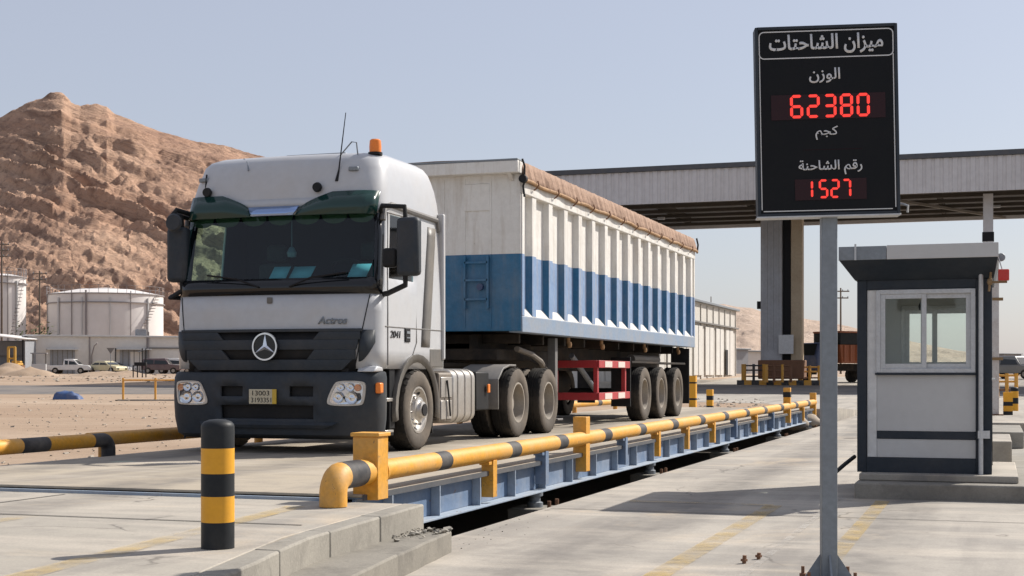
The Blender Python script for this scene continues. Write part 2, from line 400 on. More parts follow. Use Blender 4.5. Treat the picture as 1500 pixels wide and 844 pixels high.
def rock_mat(name, a, b, dk, sc=1.0):
    t = NT(name); v = t.coord(True)
    v1 = t.coord(True); v1.node.inputs['Rotation'].default_value = (0, R(-21), 0)
    m2 = t.n('ShaderNodeMapping'); m2.inputs['Scale'].default_value = (.45, .6, 3.2); t.l(v1, m2.inputs['Vector']); vw = m2.outputs[0]
    n1 = t.noise(v, .014 * sc, 8, .62, .5); n2 = t.noise(vw, .05 * sc, 10, .72, 1.2); n3 = t.noise(v, .35 * sc, 8, .75)
    c = t.mix(t.ramp(n1, [(.35, 0), (.65, 1)]), a, b)
    c = t.mix(t.math('MULTIPLY', t.ramp(n2, [(.49, 0), (.60, 1)]), .62), c, dk)
    c = t.mix(t.math('MULTIPLY', t.ramp(n2, [(.32, 1), (.44, 0)]), .35), c, [min(1, x * 1.35) for x in b])
    c = t.mix(t.math('MULTIPLY', t.ramp(n3, [(.5, 0), (.62, 1)]), .6), c, dk)  # dark rock speckle, also painting in small shadows between stones
    t.base(c); t.b.inputs['Roughness'].default_value = .95
    t.bump(t.math('ADD', t.math('MULTIPLY', n2, 1.0), t.math('MULTIPLY', n3, .45)), .8, 3.5); return t.m
M['rock'] = rock_mat('red_brown_rock', (.40, .225, .142), (.52, .335, .225), (.16, .088, .058))
M['rockpale'] = rock_mat('pale_hill_rock', (.46, .34, .255), (.53, .41, .32), (.31, .23, .175), 1.3)
M['stone'] = paint('rubble_stone', (.36, .31, .25), .9, dirt=.5, scale=3, bump=.3)

# ------------------------------------------------------------------ text
AF = {'ا': '\uFE8D\uFE8E', 'ت': '\uFE95\uFE96\uFE97\uFE98', 'ة': '\uFE93\uFE94', 'ج': '\uFE9D\uFE9E\uFE9F\uFEA0', 'ح': '\uFEA1\uFEA2\uFEA3\uFEA4',
      'ر': '\uFEAD\uFEAE', 'ز': '\uFEAF\uFEB0', 'ش': '\uFEB5\uFEB6\uFEB7\uFEB8', 'ق': '\uFED5\uFED6\uFED7\uFED8', 'ك': '\uFED9\uFEDA\uFEDB\uFEDC',
      'ل': '\uFEDD\uFEDE\uFEDF\uFEE0', 'م': '\uFEE1\uFEE2\uFEE3\uFEE4', 'ن': '\uFEE5\uFEE6\uFEE7\uFEE8', 'و': '\uFEED\uFEEE', 'ي': '\uFEF1\uFEF2\uFEF3\uFEF4'}
def arab(s):
    o = ''
    for i, ch in enumerate(s):
        if ch not in AF: o += ch; continue
        p = i > 0 and len(AF.get(s[i - 1], '')) == 4
        n = i + 1 < len(s) and s[i + 1] in AF and len(AF[ch]) == 4
        o += AF[ch][3 if p and n else 1 if p else 2 if n else 0]
    return o[::-1]
def text(body, name, mat, parent, loc, rot, height=None, width=None, thick=.002, shear=0, bold=0.0):
    cu = bpy.data.curves.new(name, 'FONT'); cu.body = body; cu.align_x = 'CENTER'; cu.align_y = 'CENTER'; cu.shear = shear; cu.offset = bold; cu.resolution_u = 4
    tmp = bpy.data.objects.new('tmp_text', cu); COL.objects.link(tmp)
    me = bpy.data.meshes.new_from_object(tmp.evaluated_get(bpy.context.evaluated_depsgraph_get()))
    bpy.data.objects.remove(tmp); bpy.data.curves.remove(cu); me.name = name
    xs = [v.co.x for v in me.vertices]; ys = [v.co.y for v in me.vertices]
    cx, cy, w, h = (max(xs) + min(xs)) / 2, (max(ys) + min(ys)) / 2, max(xs) - min(xs), max(ys) - min(ys)
    sx = sy = None
    if width: sx = width / w
    if height: sy = height / h
    sx = sx or sy; sy = sy or sx
    for v in me.vertices: v.co = ((v.co.x - cx) * sx, (v.co.y - cy) * sy, 0)
    me.materials.clear(); me.materials.append(mat)
    o = bpy.data.objects.new(name, me); COL.objects.link(o); o.parent = parent; o.location = loc; o.rotation_euler = rot
    md = o.modifiers.new('depth', 'SOLIDIFY'); md.thickness = thick; md.offset = 0
    return o

# ================================================================== SETTING: ground
def ground():
    m = MB()
    def q(r, d): x, y = rd(r, d); return (x, y, gh_d(d))
    hole = [(-9.46, 9.97, 0), (-4.1, 9.97, 0), (-4.1, 39.2, 0), (-9.46, 39.2, 0)]
    outer = [q(-900, -60), q(900, -60), q(900, 45), q(-900, 45)]
    m.add(outer + hole, [(0, 1, 5, 4), (1, 2, 6, 5), (2, 3, 7, 6), (3, 0, 4, 7)])
    ds = [d for d, _ in GH[1:]]
    m.grid([[q(-900 if d < 300 else -3000, d), q(900 if d < 300 else 3000, d)] for d in ds])
    o = m.build('ground', M['dirt'], smooth=0); tag(o, kind='structure')
    for p in o.data.polygons:
        if p.normal.z < 0: p.flip()
    p = MB()   # pit under the weighbridge
    p.add([(-9.46, 9.97, 0), (-4.1, 9.97, 0), (-4.1, 39.2, 0), (-9.46, 39.2, 0), (-9.46, 9.97, -.8), (-4.1, 9.97, -.8), (-4.1, 39.2, -.8), (-9.46, 39.2, -.8)],
          [(4, 5, 6, 7), (0, 4, 7, 3), (1, 2, 6, 5), (0, 1, 5, 4), (3, 7, 6, 2)])
    tag(p.build('ground_pit', M['conc_dark'], smooth=0), kind='structure')
ground()
def road():
    def row(d, xl, xr):
        a = []
        for x in (xl, xr):
            y = (d + x * ST) / CT; a.append((x, y, gh_d(d) + .004))
        return a
    m = MB()
    m.grid([row(d, xl, xr) for d, xl, xr in [(-20, -4.1, 60), (39, -4.1, 60), (45, -4.6, 60), (60, -9.0, 80), (75, -34, 90), (90, -44, 100), (105, -20, 120), (120, -20, 140), (160, -14, 160)]])
    o = m.build('road', M['conc_road'], smooth=0, fix=False); tag(o, kind='structure')
    for p in o.data.polygons:
        if p.normal.z < 0: p.flip()
    m = MB()
    def q(r, d): x, y = rd(r, d); return (x, y, gh_d(d) + .010)
    m.grid([[q(-200, 75), q(45, 75)], [q(-200, 90), q(45, 90)], [q(-200, 92), q(45, 92)]])
    o = m.build('asphalt_road', M['asphalt'], smooth=0, fix=False); tag(o, kind='structure')
    for p in o.data.polygons:
        if p.normal.z < 0: p.flip()
road()
def sheet(name, pts, z, mat, kind='structure'):
    m = MB(); m.add([(x, y, z) for x, y in pts], [tuple(range(len(pts)))])
    o = m.build(name, mat, smooth=0); tag(o, kind=kind)
    if o.data.polygons[0].normal.z < 0: o.data.polygons[0].flip()
    return o
def rect(name, x0, x1, y0, y1, z, mat): return sheet(name, [(x0, y0), (x1, y0), (x1, y1), (x0, y1)], z, mat)
# approach slab with its cast edge and the lower broken step
def jag(pts, n, amp, rnd):
    out = []
    for (a, b) in zip(pts, pts[1:]):
        for i in range(n):
            t = i / n; out.append((a[0] + (b[0] - a[0]) * t + rnd.uniform(-amp, amp), a[1] + (b[1] - a[1]) * t))
    return out + [pts[-1]]
rn = random.Random(3)
KE = [(-2.6, -4), (-3.0, 3.5), (-3.5, 6.08), (-3.84, 7.63), (-4.02, 9.90)]
def offs(pts, d): return [(x - d, y) for x, y in pts]
m = MB(); m.prism(offs(KE, .17) + [(-10.3, 9.90), (-10.3, -4)], -.1, .33, 'z'); tag(m.build('approach_pavement', M['conc_slab'], bevel=.006), kind='structure')
def along(pts, y):
    for (xa, ya), (xb, yb) in zip(pts, pts[1:]):
        if ya <= y <= yb: return xa + (xb - xa) * (y - ya) / (yb - ya)
    return pts[-1][0]
def kerb_run(pts, y0, y1, n, wid, z0, z1, name, mat, amp):
    for k in range(n):
        a = y0 + (y1 - y0) * k / n; b = y0 + (y1 - y0) * (k + 1) / n - .004
        e = rn.uniform(-amp, amp); h = rn.uniform(-amp, amp) * .6
        P = [(along(pts, yy) + e + rn.uniform(-.006, .006), yy) for yy in frange_(a, b, 6)]
        m = MB(); m.prism(P + [(along(pts, b) - wid, b), (along(pts, a) - wid, a)], z0, z1 + h, 'z'); tag(m.build(name, mat, bevel=.014), kind='structure')
def frange_(a, b, n): return [a + (b - a) * i / n for i in range(n + 1)]
kerb_run(KE, -3.4, 9.90, 14, .165, -.1, .333, 'kerb', M['conc_kerb'], .004)
KE2 = [(-2.3, -4), (-2.75, 3.5), (-3.3, 6.5), (-3.55, 8.3), (-3.74, 9.76)]
kerb_run(KE2, -3.4, 9.76, 9, .85, -.1, .165, 'kerb_step', M['conc_step'], .012)
m = MB(); m.box(-10.3, -9.46, 9.97, 42, -.1, .30); tag(m.build('side_pavement', M['conc_slab'], bevel=.01), kind='structure')
m = MB(); m.prism([(39.25, -.1), (39.25, .36), (41, .34), (50, .06), (50, -.1)], -9.6, -4.1, 'x'); tag(m.build('exit_ramp', M['conc_slab'], smooth=20), kind='structure')
# dark expansion joints and worn markings
rect('joint_strip', -9.6, -4.2, 8.26, 8.285, .334, M['joint'])
rect('joint_strip', -9.6, -3.9, 5.1, 5.125, .334, M['joint'])
rect('joint_strip', -7.1, -7.08, -3, 9.8, .334, M['joint'])
for yy in (7.4, 13.2, 19.5, 26, 33): rect('joint_strip', -4.05, 8, yy, yy + .018, .008, M['joint'])
for xx in (2.6,): rect('joint_strip', xx, xx + .018, 2, 40, .0085, M['joint'])
sheet('lane_marking', [(-4.42, 5.2), (-4.26, 5.2), (-4.74, 9.4), (-4.9, 9.4)], .338, M['mark'])
sheet('lane_marking', [(-6.28, 5.6), (-6.14, 5.6), (-6.14, 8.2), (-6.28, 8.2)], .338, M['mark'])
rect('lane_marking', -2.13, -1.96, 4, 14.15, .012, M['mark'])
rect('lane_marking', -3.5, -2.05, 14.1, 14.2, .016, M['mark'])
rect('lane_marking', -1.14, -1.0, 9.7, 15.0, .012, M['mark'])
rect('grout_strip', -1.55, -1.49, 4, 15.2, .012, M['grout'])

# ================================================================== mountain
def lerp_profile(prof, x):
    for (a, ya), (b, yb) in zip(prof, prof[1:]):
        if x <= b: return ya + (yb - ya) * (x - a) / (b - a)
    return prof[-1][1]
def hill(name, prof, x0, x1, nx, d0, d1, nd, mat, amp, seed, back=1.35):
    rows = []
    raw = [max(0, 548 - lerp_profile(prof, x0 + (x1 - x0) * k / nx)) / 2100.0 for k in range(nx + 1)]
    hw = int(70 / ((x1 - x0) / nx)); soft = [sum(raw[max(0, k - hw):k + hw + 1]) / len(raw[max(0, k - hw):k + hw + 1]) for k in range(nx + 1)]
    for i in range(nd + 1):
        t = i / nd
        row = []
        for k in range(nx + 1):
            px = x0 + (x1 - x0) * k / nx
            ridge = max(0, 548 - lerp_profile(prof, px)) / 2100.0      # slope of the ridge seen along this bearing
            # radial section: foot -> ridge (t=.72) -> behind
            if t < .72:
                u = t / .72; d = d0 + (d1 - d0) * u; prof_h = u ** 1.15 * (.8 + .2 * u)
            else:
                u = (t - .72) / .28; d = d1 + (d1 * back - d1) * u; prof_h = 1 - .55 * u ** 1.5
            rr = (px - 750) / 2100.0
            x, y = rd(rr * d, d)
            H = ridge * d1 * prof_h
            u_ = min(1, t / .72)
            H = d1 * prof_h * (ridge * u_ ** 2 + soft[k] * (1 - u_ ** 2))  # the skyline's notches fade out down the slope
            side = px * d1 / 2100.0; q = Vector((x, y, 0))
            wx = 7 * mnoise.noise(q * .013 + Vector((seed, 0, 0))); wy = 3 * mnoise.noise(q * .05)
            dip = H + .38 * side + wx + wy                                # strata dipping to the right
            led = dip * .16; step = math.floor(led); fr_ = led - step
            ledge = (min(1, fr_ * 3.2) - fr_) * (.55 + .9 * mnoise.noise(Vector((step * 7.3, side * .03, seed))))
            led2 = dip * .55; st2 = math.floor(led2); f2 = led2 - st2
            ledge2 = (min(1, f2 * 3) - f2) * (.5 + mnoise.noise(Vector((st2 * 3.1, side * .09, seed))))
            vp = Vector((side * .045 + dip * .02, dip * .085, d * .03 + seed)); vd = mnoise.voronoi(vp)[0]
            block = min(.6, vd[1] - vd[0])
            vp2 = Vector((side * .16, dip * .26, d * .09 + seed)); vd2 = mnoise.voronoi(vp2)[0]
            block2 = min(.6, vd2[1] - vd2[0])
            big = mnoise.fractal(q * .012 + Vector((seed, 0, 0)), .9, 2.0, 3)
            fine = mnoise.fractal(Vector((side * .5, dip * .6, d * .3)), .8, 2.1, 4)
            talus = max(0, min(1, .5 + 1.6 * mnoise.fractal(q * .017 + Vector((9, seed, 0)), .9, 2.0, 3)))   # rocky here, scree there
            w = min(1, prof_h * 5) * min(1, H / 10)
            edge = 1 - .7 * math.exp(-((t - .72) / .05) ** 2)
            z = gh_d(d) - .4 + H + (big * .55 + (ledge * .9 + ledge2 * .20 + block * .8 + block2 * .20 - .5) * (.25 + .75 * talus) + fine * .10) * amp * w * edge
            row.append((x, y, z))
        rows.append(row)
    m = MB(); m.grid(rows)
    o = m.build(name, mat, smooth=0, fix=False); tag(o, kind='structure')
    o.data.set_sharp_from_angle(angle=R(35))
    for p in o.data.polygons: p.use_smooth = True
    return o
PROF1 = [(-500, 330), (-260, 265), (-120, 215), (-40, 190), (0, 172), (22, 158), (40, 148), (62, 139), (78, 132), (92, 132), (104, 146), (118, 152), (138, 150), (156, 153), (168, 166), (200, 177), (230, 189), (262, 198), (290, 206), (330, 210),
         (355, 219), (400, 232), (470, 275), (560, 330), (680, 400), (800, 455), (900, 500), (1000, 530)]
hill('hill', PROF1, -420, 1000, 520, 330, 560, 260, M['rock'], 7, 3.3)
PROF2 = [(820, 530), (900, 480), (1000, 445), (1060, 443), (1085, 448), (1100, 450), (1118, 456), (1140, 461), (1170, 463), (1200, 468), (1240, 477), (1300, 492), (1400, 512), (1560, 535)]
hill('hill', PROF2, 820, 1560, 200, 420, 900, 120, M['rockpale'], 5, 8.1)

# rubble and gravel on the dirt
def rocks(name, spots, mat, label, kind='stuff'):
    m = MB()
    for (x, y, z, r) in spots:
        a = [Vector((random.gauss(0, 1), random.gauss(0, 1), random.gauss(0, .8))).normalized() * r * random.uniform(.7, 1.15) for _ in range(9)]
        bm = bmesh.new()
        for p in a: bm.verts.new((x + p.x, y + p.y, z + p.z * .6))
        bmesh.ops.convex_hull(bm, input=bm.verts)
        bm.verts.ensure_lookup_table(); bm.verts.index_update()
        m.add([v.co for v in bm.verts], [[v.index for v in f.verts] for f in bm.faces]); bm.free()
    o = m.build(name, mat, smooth=0); tag(o, kind=kind)
    return o
sp = []
for _ in range(520):
    d = random.uniform(18, 70); px = random.uniform(-60, 270)
    p = at(px, d)
    if p.x > -10.5: continue
    sp.append((p.x, p.y, p.z + .01, random.uniform(.008, .03) * (1 + d / 60) * random.choice((.6, .8, 1, 1.5))))
for _ in range(200):
    d = random.uniform(100, 140); p = at(random.uniform(-60, 270), d); sp.append((p.x, p.y, p.z + .02, random.uniform(.06, .22)))
for _ in range(120):
    d = random.uniform(48, 66); p = at(random.uniform(1020, 1120), d); sp.append((p.x, p.y, p.z + .01, random.uniform(.03, .12)))
rocks('gravel', sp, M['stone'], '')
sp = []
for _ in range(90):
    sp.append((random.uniform(-4.02, -3.74), 9.76 - abs(random.gauss(0, .35)), .172, random.choice((.006, .008, .01, .012, .02, .035)) * random.uniform(.8, 1.3)))
for _ in range(30):
    sp.append((-4.06 + abs(random.gauss(0, .25)), random.uniform(9.9, 12.5), .005, random.uniform(.004, .012)))
rocks('debris', sp, M['conc_kerb'], '')
def mound(px, d, w, h, seed):
    p = at(px, d); m = MB(); n = 14; rows = []
    for i in range(n + 1):
        row = []
        for k in range(n + 1):
            u, v = i / n * 2 - 1, k / n * 2 - 1; rr = min(1, math.hypot(u, v))
            z = h * (1 - rr) ** .8 * (1 + .5 * mnoise.noise(Vector((u * 2 + seed, v * 2, seed)))) - .05
            a, b = u * w, v * w * .7
            row.append((p.x + a * CT, p.y + a * ST + b, p.z + z))
        rows.append(row)
    m.grid(rows); tag(m.build('earth_mound', M['dirt']), kind='structure')
mound(45, 128, 2.6, .9, 1); mound(8, 130, 3.2, 1.2, 4); mound(150, 126, 3.0, .5, 9); mound(185, 126, 2.6, .5, 12)

# ================================================================== WEIGHBRIDGE
wb = thing('weighbridge', 'long blue steel weighbridge with pale concrete deck over a dark pit', 'weighbridge', (-7.0, 9.98, 0))
m = MB(); m.box(-2.4, 2.44, .0, 29.1, .358, .38); m.build('deck', M['conc_deck'], wb, bevel=.006)
for sx, nm in ((2.36, 1), (-2.3, -1)):
    m = MB(); m.box(sx - .012, sx + .012, .02, 29.08, .075, .34); m.box(sx - .08, sx + .075, .02, 29.08, .341, .356)
    m.build('beam', M['blue'], wb, bevel=.003)
    m = MB(); m.box(sx - .12, sx + .14, .02, 29.08, .055, .074); m.build('flange', M['paleblue'], wb, bevel=.003)
    if nm > 0:
        m = MB(); m.box(sx + .085, sx + .097, .0, 29.1, .335, .3785); m.build('edge_angle', M['canopydark'], wb)
m = MB(); m.box(-2.4, 2.3, -.05, -.006, .05, .352); m.build('end_plate', M['paleblue'], wb)
for k in range(28):
    y = .55 + k * 1.03
    m = MB(); m.box(2.374, 2.455, y, y + .016, .075, .338); m.build('stiffener', M['paleblue'], wb)
for k, y in enumerate((4.4, 9.7, 15.6, 22.2, 27.9)):
    m = MB(); m.lathe([(.0, .0), (.085, .0), (.085, .05), (.06, .06), (.06, .11), (.085, .12), (.085, .155), (0, .155)], 16, loc=(2.42, y, -.10)); m.build('load_cell', M['galv'], wb)
    for dy in (-.14, .14):
        m = MB(); m.cyl((2.62, y + dy, -.2), (2.62, y + dy, -.02), .022, 8); m.build('anchor_bolt', M['rust'], wb)
    m = MB(); m.box(2.2, 2.78, y - .26, y + .26, -.79, -.10)
    o = m.build('concrete_pier', M['conc_kerb'], None, loc=wb.location, bevel=.012)
    tag(o, ['square concrete pier under the near end of the blue beam', 'concrete pier second along the pit under the blue beam', 'concrete pier halfway along the dark pit',
            'small concrete pier under the far half of the beam', 'furthest concrete pier beside rocks at the pit end'][k], 'pier', 'piers under the weighbridge')

# ------------------------------------------------------------------ guard rails
def banded_pipe(path_pts, bands, r, name, parent, n=18):
    """pipe along a polyline; bands = list of (start,end) arclengths painted black"""
    P = [Vector(p) for p in path_pts]; L = [0]
    for a, b in zip(P, P[1:]): L.append(L[-1] + (b - a).length)
    cuts = sorted(set([round(x, 4) for x in L] + [round(x, 4) for s_, e in bands for x in (s_, e) if 0 < x < L[-1]]))
    def pos(s):
        for i in range(len(P) - 1):
            if s <= L[i + 1] + 1e-5:
                return P[i].lerp(P[i + 1], (s - L[i]) / max(1e-6, L[i + 1] - L[i]))
        return P[-1]
    pts = [pos(s) for s in cuts]
    m = MB(); m.tube(pts, r, n)
    nf = n
    for i in range(len(pts) - 1):
        mid = (cuts[i] + cuts[i + 1]) / 2
        if any(s_ < mid < e for s_, e in bands):
            for k in range(n): m.m[i * n + k] = 1
    return m.build(name, [M['yellow'], M['blackband']], parent, smooth=50)
def arc_path(p0, corner, p1, r, n=8):
    p0, c, p1 = Vector(p0), Vector(corner), Vector(p1)
    a = (p0 - c).normalized(); b = (p1 - c).normalized(); s, e = c + a * r, c + b * r; cen = c + (a + b) * r
    out = [p0]
    for i in range(n + 1):
        t = i / n * math.pi / 2
        out.append(cen - b * r * math.cos(t) - a * r * math.sin(t))
    return out + [p1]
gr = thing('guard_rail', 'yellow pipe rail with grey bands running along the near side of the weighbridge', 'guard rail', (-4.56, 10.14, 0))
ys = [12.84, 14.52, 16.18, 18.0, 19.95, 22.0, 24.2, 26.4, 28.8, 31.1, 33.8, 36.3, 38.85]
bands = [(a - 10.24, b - 10.24) for a, b in [(11.45, 11.72), (13.35, 13.65), (15.0, 15.32), (16.9, 17.25), (18.75, 19.1), (20.8, 21.2), (22.9, 23.3), (25.1, 25.5), (27.4, 27.8), (29.7, 30.1), (32.1, 32.6), (34.6, 35.1), (37, 37.5)]]
banded_pipe([(0, .10, .545), (0, 28.75, .545)], bands, .082, 'rail_pipe', gr)
m = MB(); m.lathe([(.088, .11), (.108, .11), (.108, .15), (.088, .15)], 18, 'y', (0, 0, .545)); m.build('pipe_collar', M['yellow'], gr)
near = arc_path((-.0, -.10, .55), (0, -.66, .55), (0, -.66, .335), .125)
banded_pipe(near, [(.12, .44)], .102, 'end_elbow', gr)
m = MB(); m.box(-.105, .105, -.10, .10, .335, .82); m.box(-.12, .12, -.115, .115, .82, .85); m.build('end_post', M['yellow'], gr, bevel=.006)
for i, y in enumerate(ys):
    yl = y - 10.14
    if i in (2, 10, 12):
        m = MB(); m.box(-.10, .06, yl - .085, yl + .085, .16, .80 if i != 10 else .98); m.build('square_post', M['yellow'], gr, bevel=.006)
        if i == 10:
            m = MB(); m.box(-.105, .065, yl - .09, yl + .09, .76, .88); m.build('post_band', M['bollardblack'], gr, bevel=.004)
    else:
        m = MB(); m.box(-.06, .06, yl - .012, yl + .012, .13, .48); m.box(.036, .06, yl - .012, yl + .10, .13, .48); m.box(-.05, .05, yl - .10, yl - .012, .44, .47)
        m.build('post', M['blue'] if i in (1, 3, 7, 9) else M['yellow'], gr, bevel=.003)
def far_rail(y0, y1, label, posts, bands, ends):
    g = thing('guard_rail', label, 'guard rail', (-9.62 - (.17 if y0 > 10 else 0), y0, .30), 0)
    L = y1 - y0
    path = [(0, 0, .25), (0, L, .25)]
    if ends == 'far': path = [(0, 0, .25)] + arc_path((0, L - 1, .25), (0, L, .25), (0, L, .0), .12)[1:]
    banded_pipe(path, bands, .080, 'rail_pipe', g)
    for p in posts:
        m = MB(); m.cyl((0, p, .0), (0, p, .22), .06, 14); m.box(-.12, .12, p - .12, p + .12, 0, .015); m.build('post', M['yellow'], g)
    return g
far_rail(2.0, 14.1, 'dark stretch of banded pipe rail ending in an elbow left of the truck', [3, 7], [(0, 4), (7, 7.5), (10.5, 10.95), (11.75, 12.9)], 'far')  # last band blackens the elbow to paint in its shade
far_rail(13.95, 39.5, 'sunlit yellow pipe rail behind the truck on the far side of the weighbridge', [.3, 4, 8, 12, 16, 20, 24], [(2.6, 2.95), (5, 5.35), (7.5, 7.9), (10, 10.4), (13, 13.4), (16, 16.4), (19, 19.4), (22, 22.4)], None)

# ------------------------------------------------------------------ bollards
def bollard(name, loc, r, h, bandsz, label, group=None, square=False, dome=True):
    """bandsz: list of (z0,z1,black?) along the height"""
    b = thing(name, label, 'bollard', loc, 0, group)
    for i, (z0, z1, blk) in enumerate(bandsz):
        m = MB(); top = i == len(bandsz) - 1
        if square: m.box(-r, r, -r, r, z0 * h, z1 * h)
        elif top and dome:
            H = h
            m.lathe([(0, z0 * H), (r, z0 * H), (r, H - .045), (r * .97, H - .03), (r * .8, H - .014), (r * .5, H - .004), (0, H)], 36)
        else: m.lathe([(0, z0 * h), (r, z0 * h), (r, z1 * h), (0, z1 * h)], 36)
        m.build('body' if i == 0 else 'cap' if top and not square else 'band', M['bollardblack'] if blk else M['yellowclean'], b, smooth=40, bevel=.003 if square else 0)
    return b
bollard('bollard', (-4.1, 7.05, .33), .092, .72, [(0, .205, 1), (.205, .405, 0), (.405, .58, 1), (.58, .775, 0), (.775, 1, 1)], 'large black bollard with two yellow bands standing on the near concrete slab')
def pt(px, d, z=None):
    p = at(px, d)
    return (p.x, p.y, p.z if z is None else z)
bollard('bollard', pt(1015, 42, .1), .10, 1.15, [(0, .38, 0), (.38, .43, 1), (.43, .8, 0), (.8, .84, 1), (.84, 1, 0)], 'tall yellow post just behind the rear wheels of the trailer', square=True)
bollard('bollard', pt(1040, 46), .10, .80, [(0, .12, 1), (.12, .35, 1), (.35, .58, 0), (.58, .75, 1), (.75, 1, 0)], 'short square yellow and black bollard past the rear of the trailer', square=True)

# ================================================================== TRUCK (tractor unit)
TR = thing('tractor_truck', 'white cab tractor truck with dark grille standing on the weighbridge', 'truck', (-7.97, 14.84, .38))
CW = 1.0
LV = [  # z, half width, front y, corner radius, rear y
    (.98, 1.33, .03, .24, 2.170), (1.20, 1.33, .015, .24, 2.170), (1.44, 1.33, .02, .24, 2.170), (1.64, 1.33, .035, .24, 2.170), (1.84, 1.325, .05, .24, 2.170), (2.03, 1.32, .075, .24, 2.170),
    (2.28, 1.31, .11, .24, 2.165), (2.53, 1.30, .15, .24, 2.160), (2.78, 1.285, .19, .25, 2.150), (2.92, 1.275, .215, .26, 2.135), (3.07, 1.262, .245, .28, 2.110), (3.21, 1.245, .285, .30, 2.070), (3.33, 1.22, .33, .31, 2.020),
    (3.42, 1.195, .375, .28, 1.970), (3.485, 1.16, .44, .29, 1.890), (3.525, 1.10, .53, .31, 1.780), (3.54, 1.0, .68, .30, 1.640)]
NS, NA, NF = 6, 6, 18
FR = [1, .78, .54, .46, .05, 0]
def cab_ring(z, w, yf, r, L, off=0.0):
    pts = []
    ys = yf + r + .05
    for f in FR: pts.append((w + off, ys + (L - ys) * f))
    for k in range(1, NA + 1):
        a = math.pi / 2 * k / NA
        pts.append((w - r + (r + off) * math.cos(a), ys - (r + off) * math.sin(a)))
    x0 = w - r
    for k in range(1, NF):
        x = x0 - 2 * x0 * k / NF
        pts.append((x, yf + .05 * (abs(x) / x0) ** 2 - off))
    for k in range(0, NA + 1):
        a = math.pi / 2 * (1 - k / NA)
        pts.append((-(w - r) - (r + off) * math.cos(a), ys - (r + off) * math.sin(a)))
    for f in FR[::-1][1:]: pts.append((-w - off, ys + (L - ys) * f))
    return [(x, y, z) for x, y in pts]
NR = len(cab_ring(*LV[0]))
J0, J1 = NS - 1, NS - 1 + NA          # right arc from J0..J1, front J1..J1+NF, left arc then side
J2, J3 = J1 + NF, J1 + NF + NA
def cab_cat(i, j):
    z0 = LV[i][0]
    front = J1 - 3 <= j < J2 + 3
    pillar = (J1 - 5 <= j < J1 - 3) or (J2 + 3 <= j < J2 + 5)
    if 2.02 < z0 < 2.77:
        if front: return 'windscreen'
        if pillar: return 'surround'
        if j == 3 or j == NR - 1 - 4: return 'window'
        if j == 4 or j == NR - 1 - 5: return 'body'
    if 1.83 < z0 < 2.02 and J1 - 5 <= j < J2 + 5: return 'surround'
    return 'body'
def cab_patch(cat, name, mats, off=0.0, jsel=None, **kw):
    m = MB(); rings = [cab_ring(*l, off) for l in LV]
    for i in range(len(LV) - 1):
        for j in range(NR - 1 + (1 if cat == 'body' else 0)):
            if cab_cat(i, j) != cat: continue
            if jsel and not jsel(i, j): continue
            j2 = (j + 1) % NR
            m.add([rings[i][j], rings[i][j2], rings[i + 1][j2], rings[i + 1][j]], [(0, 1, 2, 3)])
    if cat == 'body' and not jsel:
        top = rings[-1]; m.add(top, [tuple(range(NR))])
    return m.build(name, mats, TR, smooth=45, **kw)
cab_patch('body', 'cab_body', [M['cabwhite'], M['interior']], solid=.03)
cab_patch('surround', 'windscreen_surround', M['blackgloss'], .006, solid=.02)
cab_patch('windscreen', 'windscreen', M['windscreen'], .0)
cab_patch('window', 'side_window', M['windscreen'], 0, lambda i, j: j == 3)
cab_patch('window', 'side_window', M['clear'], 0, lambda i, j: j > 10)
def side_x(z):
    for a, b in zip(LV, LV[1:]):
        if a[0] <= z <= b[0]:
            t = (z - a[0]) / (b[0] - a[0]); return a[1] + (b[1] - a[1]) * t
    return LV[0][1] if z < LV[0][0] else LV[-1][1]
def front_y(x, z):
    L = None
    for a, b in zip(LV, LV[1:]):
        if a[0] <= z <= b[0]:
            t = (z - a[0]) / (b[0] - a[0]); L = [p + (q - p) * t for p, q in zip(a, b)]
    if L is None: L = LV[0] if z < LV[0][0] else LV[-1]
    _, w, yf, r, _ = L; x0 = w - r; ax = abs(x)
    if ax <= x0: return yf + .05 * (ax / x0) ** 2
    d = min(r, ax - x0); return yf + .05 + r - math.sqrt(max(0, r * r - d * d))
def fpoly(poly, name, mat, off, parent=TR, nx=1, depth=.02, **kw):
    """panel following the cab front: poly = [(x, ztop, zbottom)...]"""
    rows = [[], []]
    for x, zt, zb in poly:
        rows[0].append((x, front_y(x, zb) - off, zb)); rows[1].append((x, front_y(x, zt) - off, zt))
    m = MB(); m.grid(rows); return m.build(name, mat, parent, solid=depth, **kw)
def frange(a, b, n): return [a + (b - a) * i / n for i in range(n + 1)]
# roof visor: two dark green wings and a polished strip between
for sgn in (-1, 1):
    pl = []
    for x in frange(.30, 1.24, 18):
        u = (x - .30) / .94
        zt = 2.86 + .17 * min(1, max(0, (x - .34) / .38)) ** .7
        pl.append((sgn * x, zt + .01 * u, 2.76))
    rows = [[(x, front_y(x, zb) - .10 + .05 * (abs(x) > 1.15), zb) for x, zt, zb in pl], [(x, front_y(x, zt) - .05, zt) for x, zt, zb in pl]]
    m = MB(); m.grid(rows); m.build('sun_visor', M['visor'], TR, solid=.012)
m = MB(); m.grid([[(x, front_y(x, 2.76) - .115, 2.765) for x in frange(-.27, .27, 6)], [(x, front_y(x, 2.86) - .075, 2.875) for x in frange(-.33, .33, 6)]]); m.build('visor_strip', M['chromeblue'], TR, solid=.015)
# forehead lip the visor hangs from
m = MB(); m.grid([[(x, front_y(x, 2.86) - .02, 2.86) for x in frange(-.36, .36, 8)], [(x, front_y(x, 2.97) - .012, 2.97) for x in frange(-.6, .6, 8)]]); m.build('visor_bracket', M['cabwhite'], TR, solid=.02)
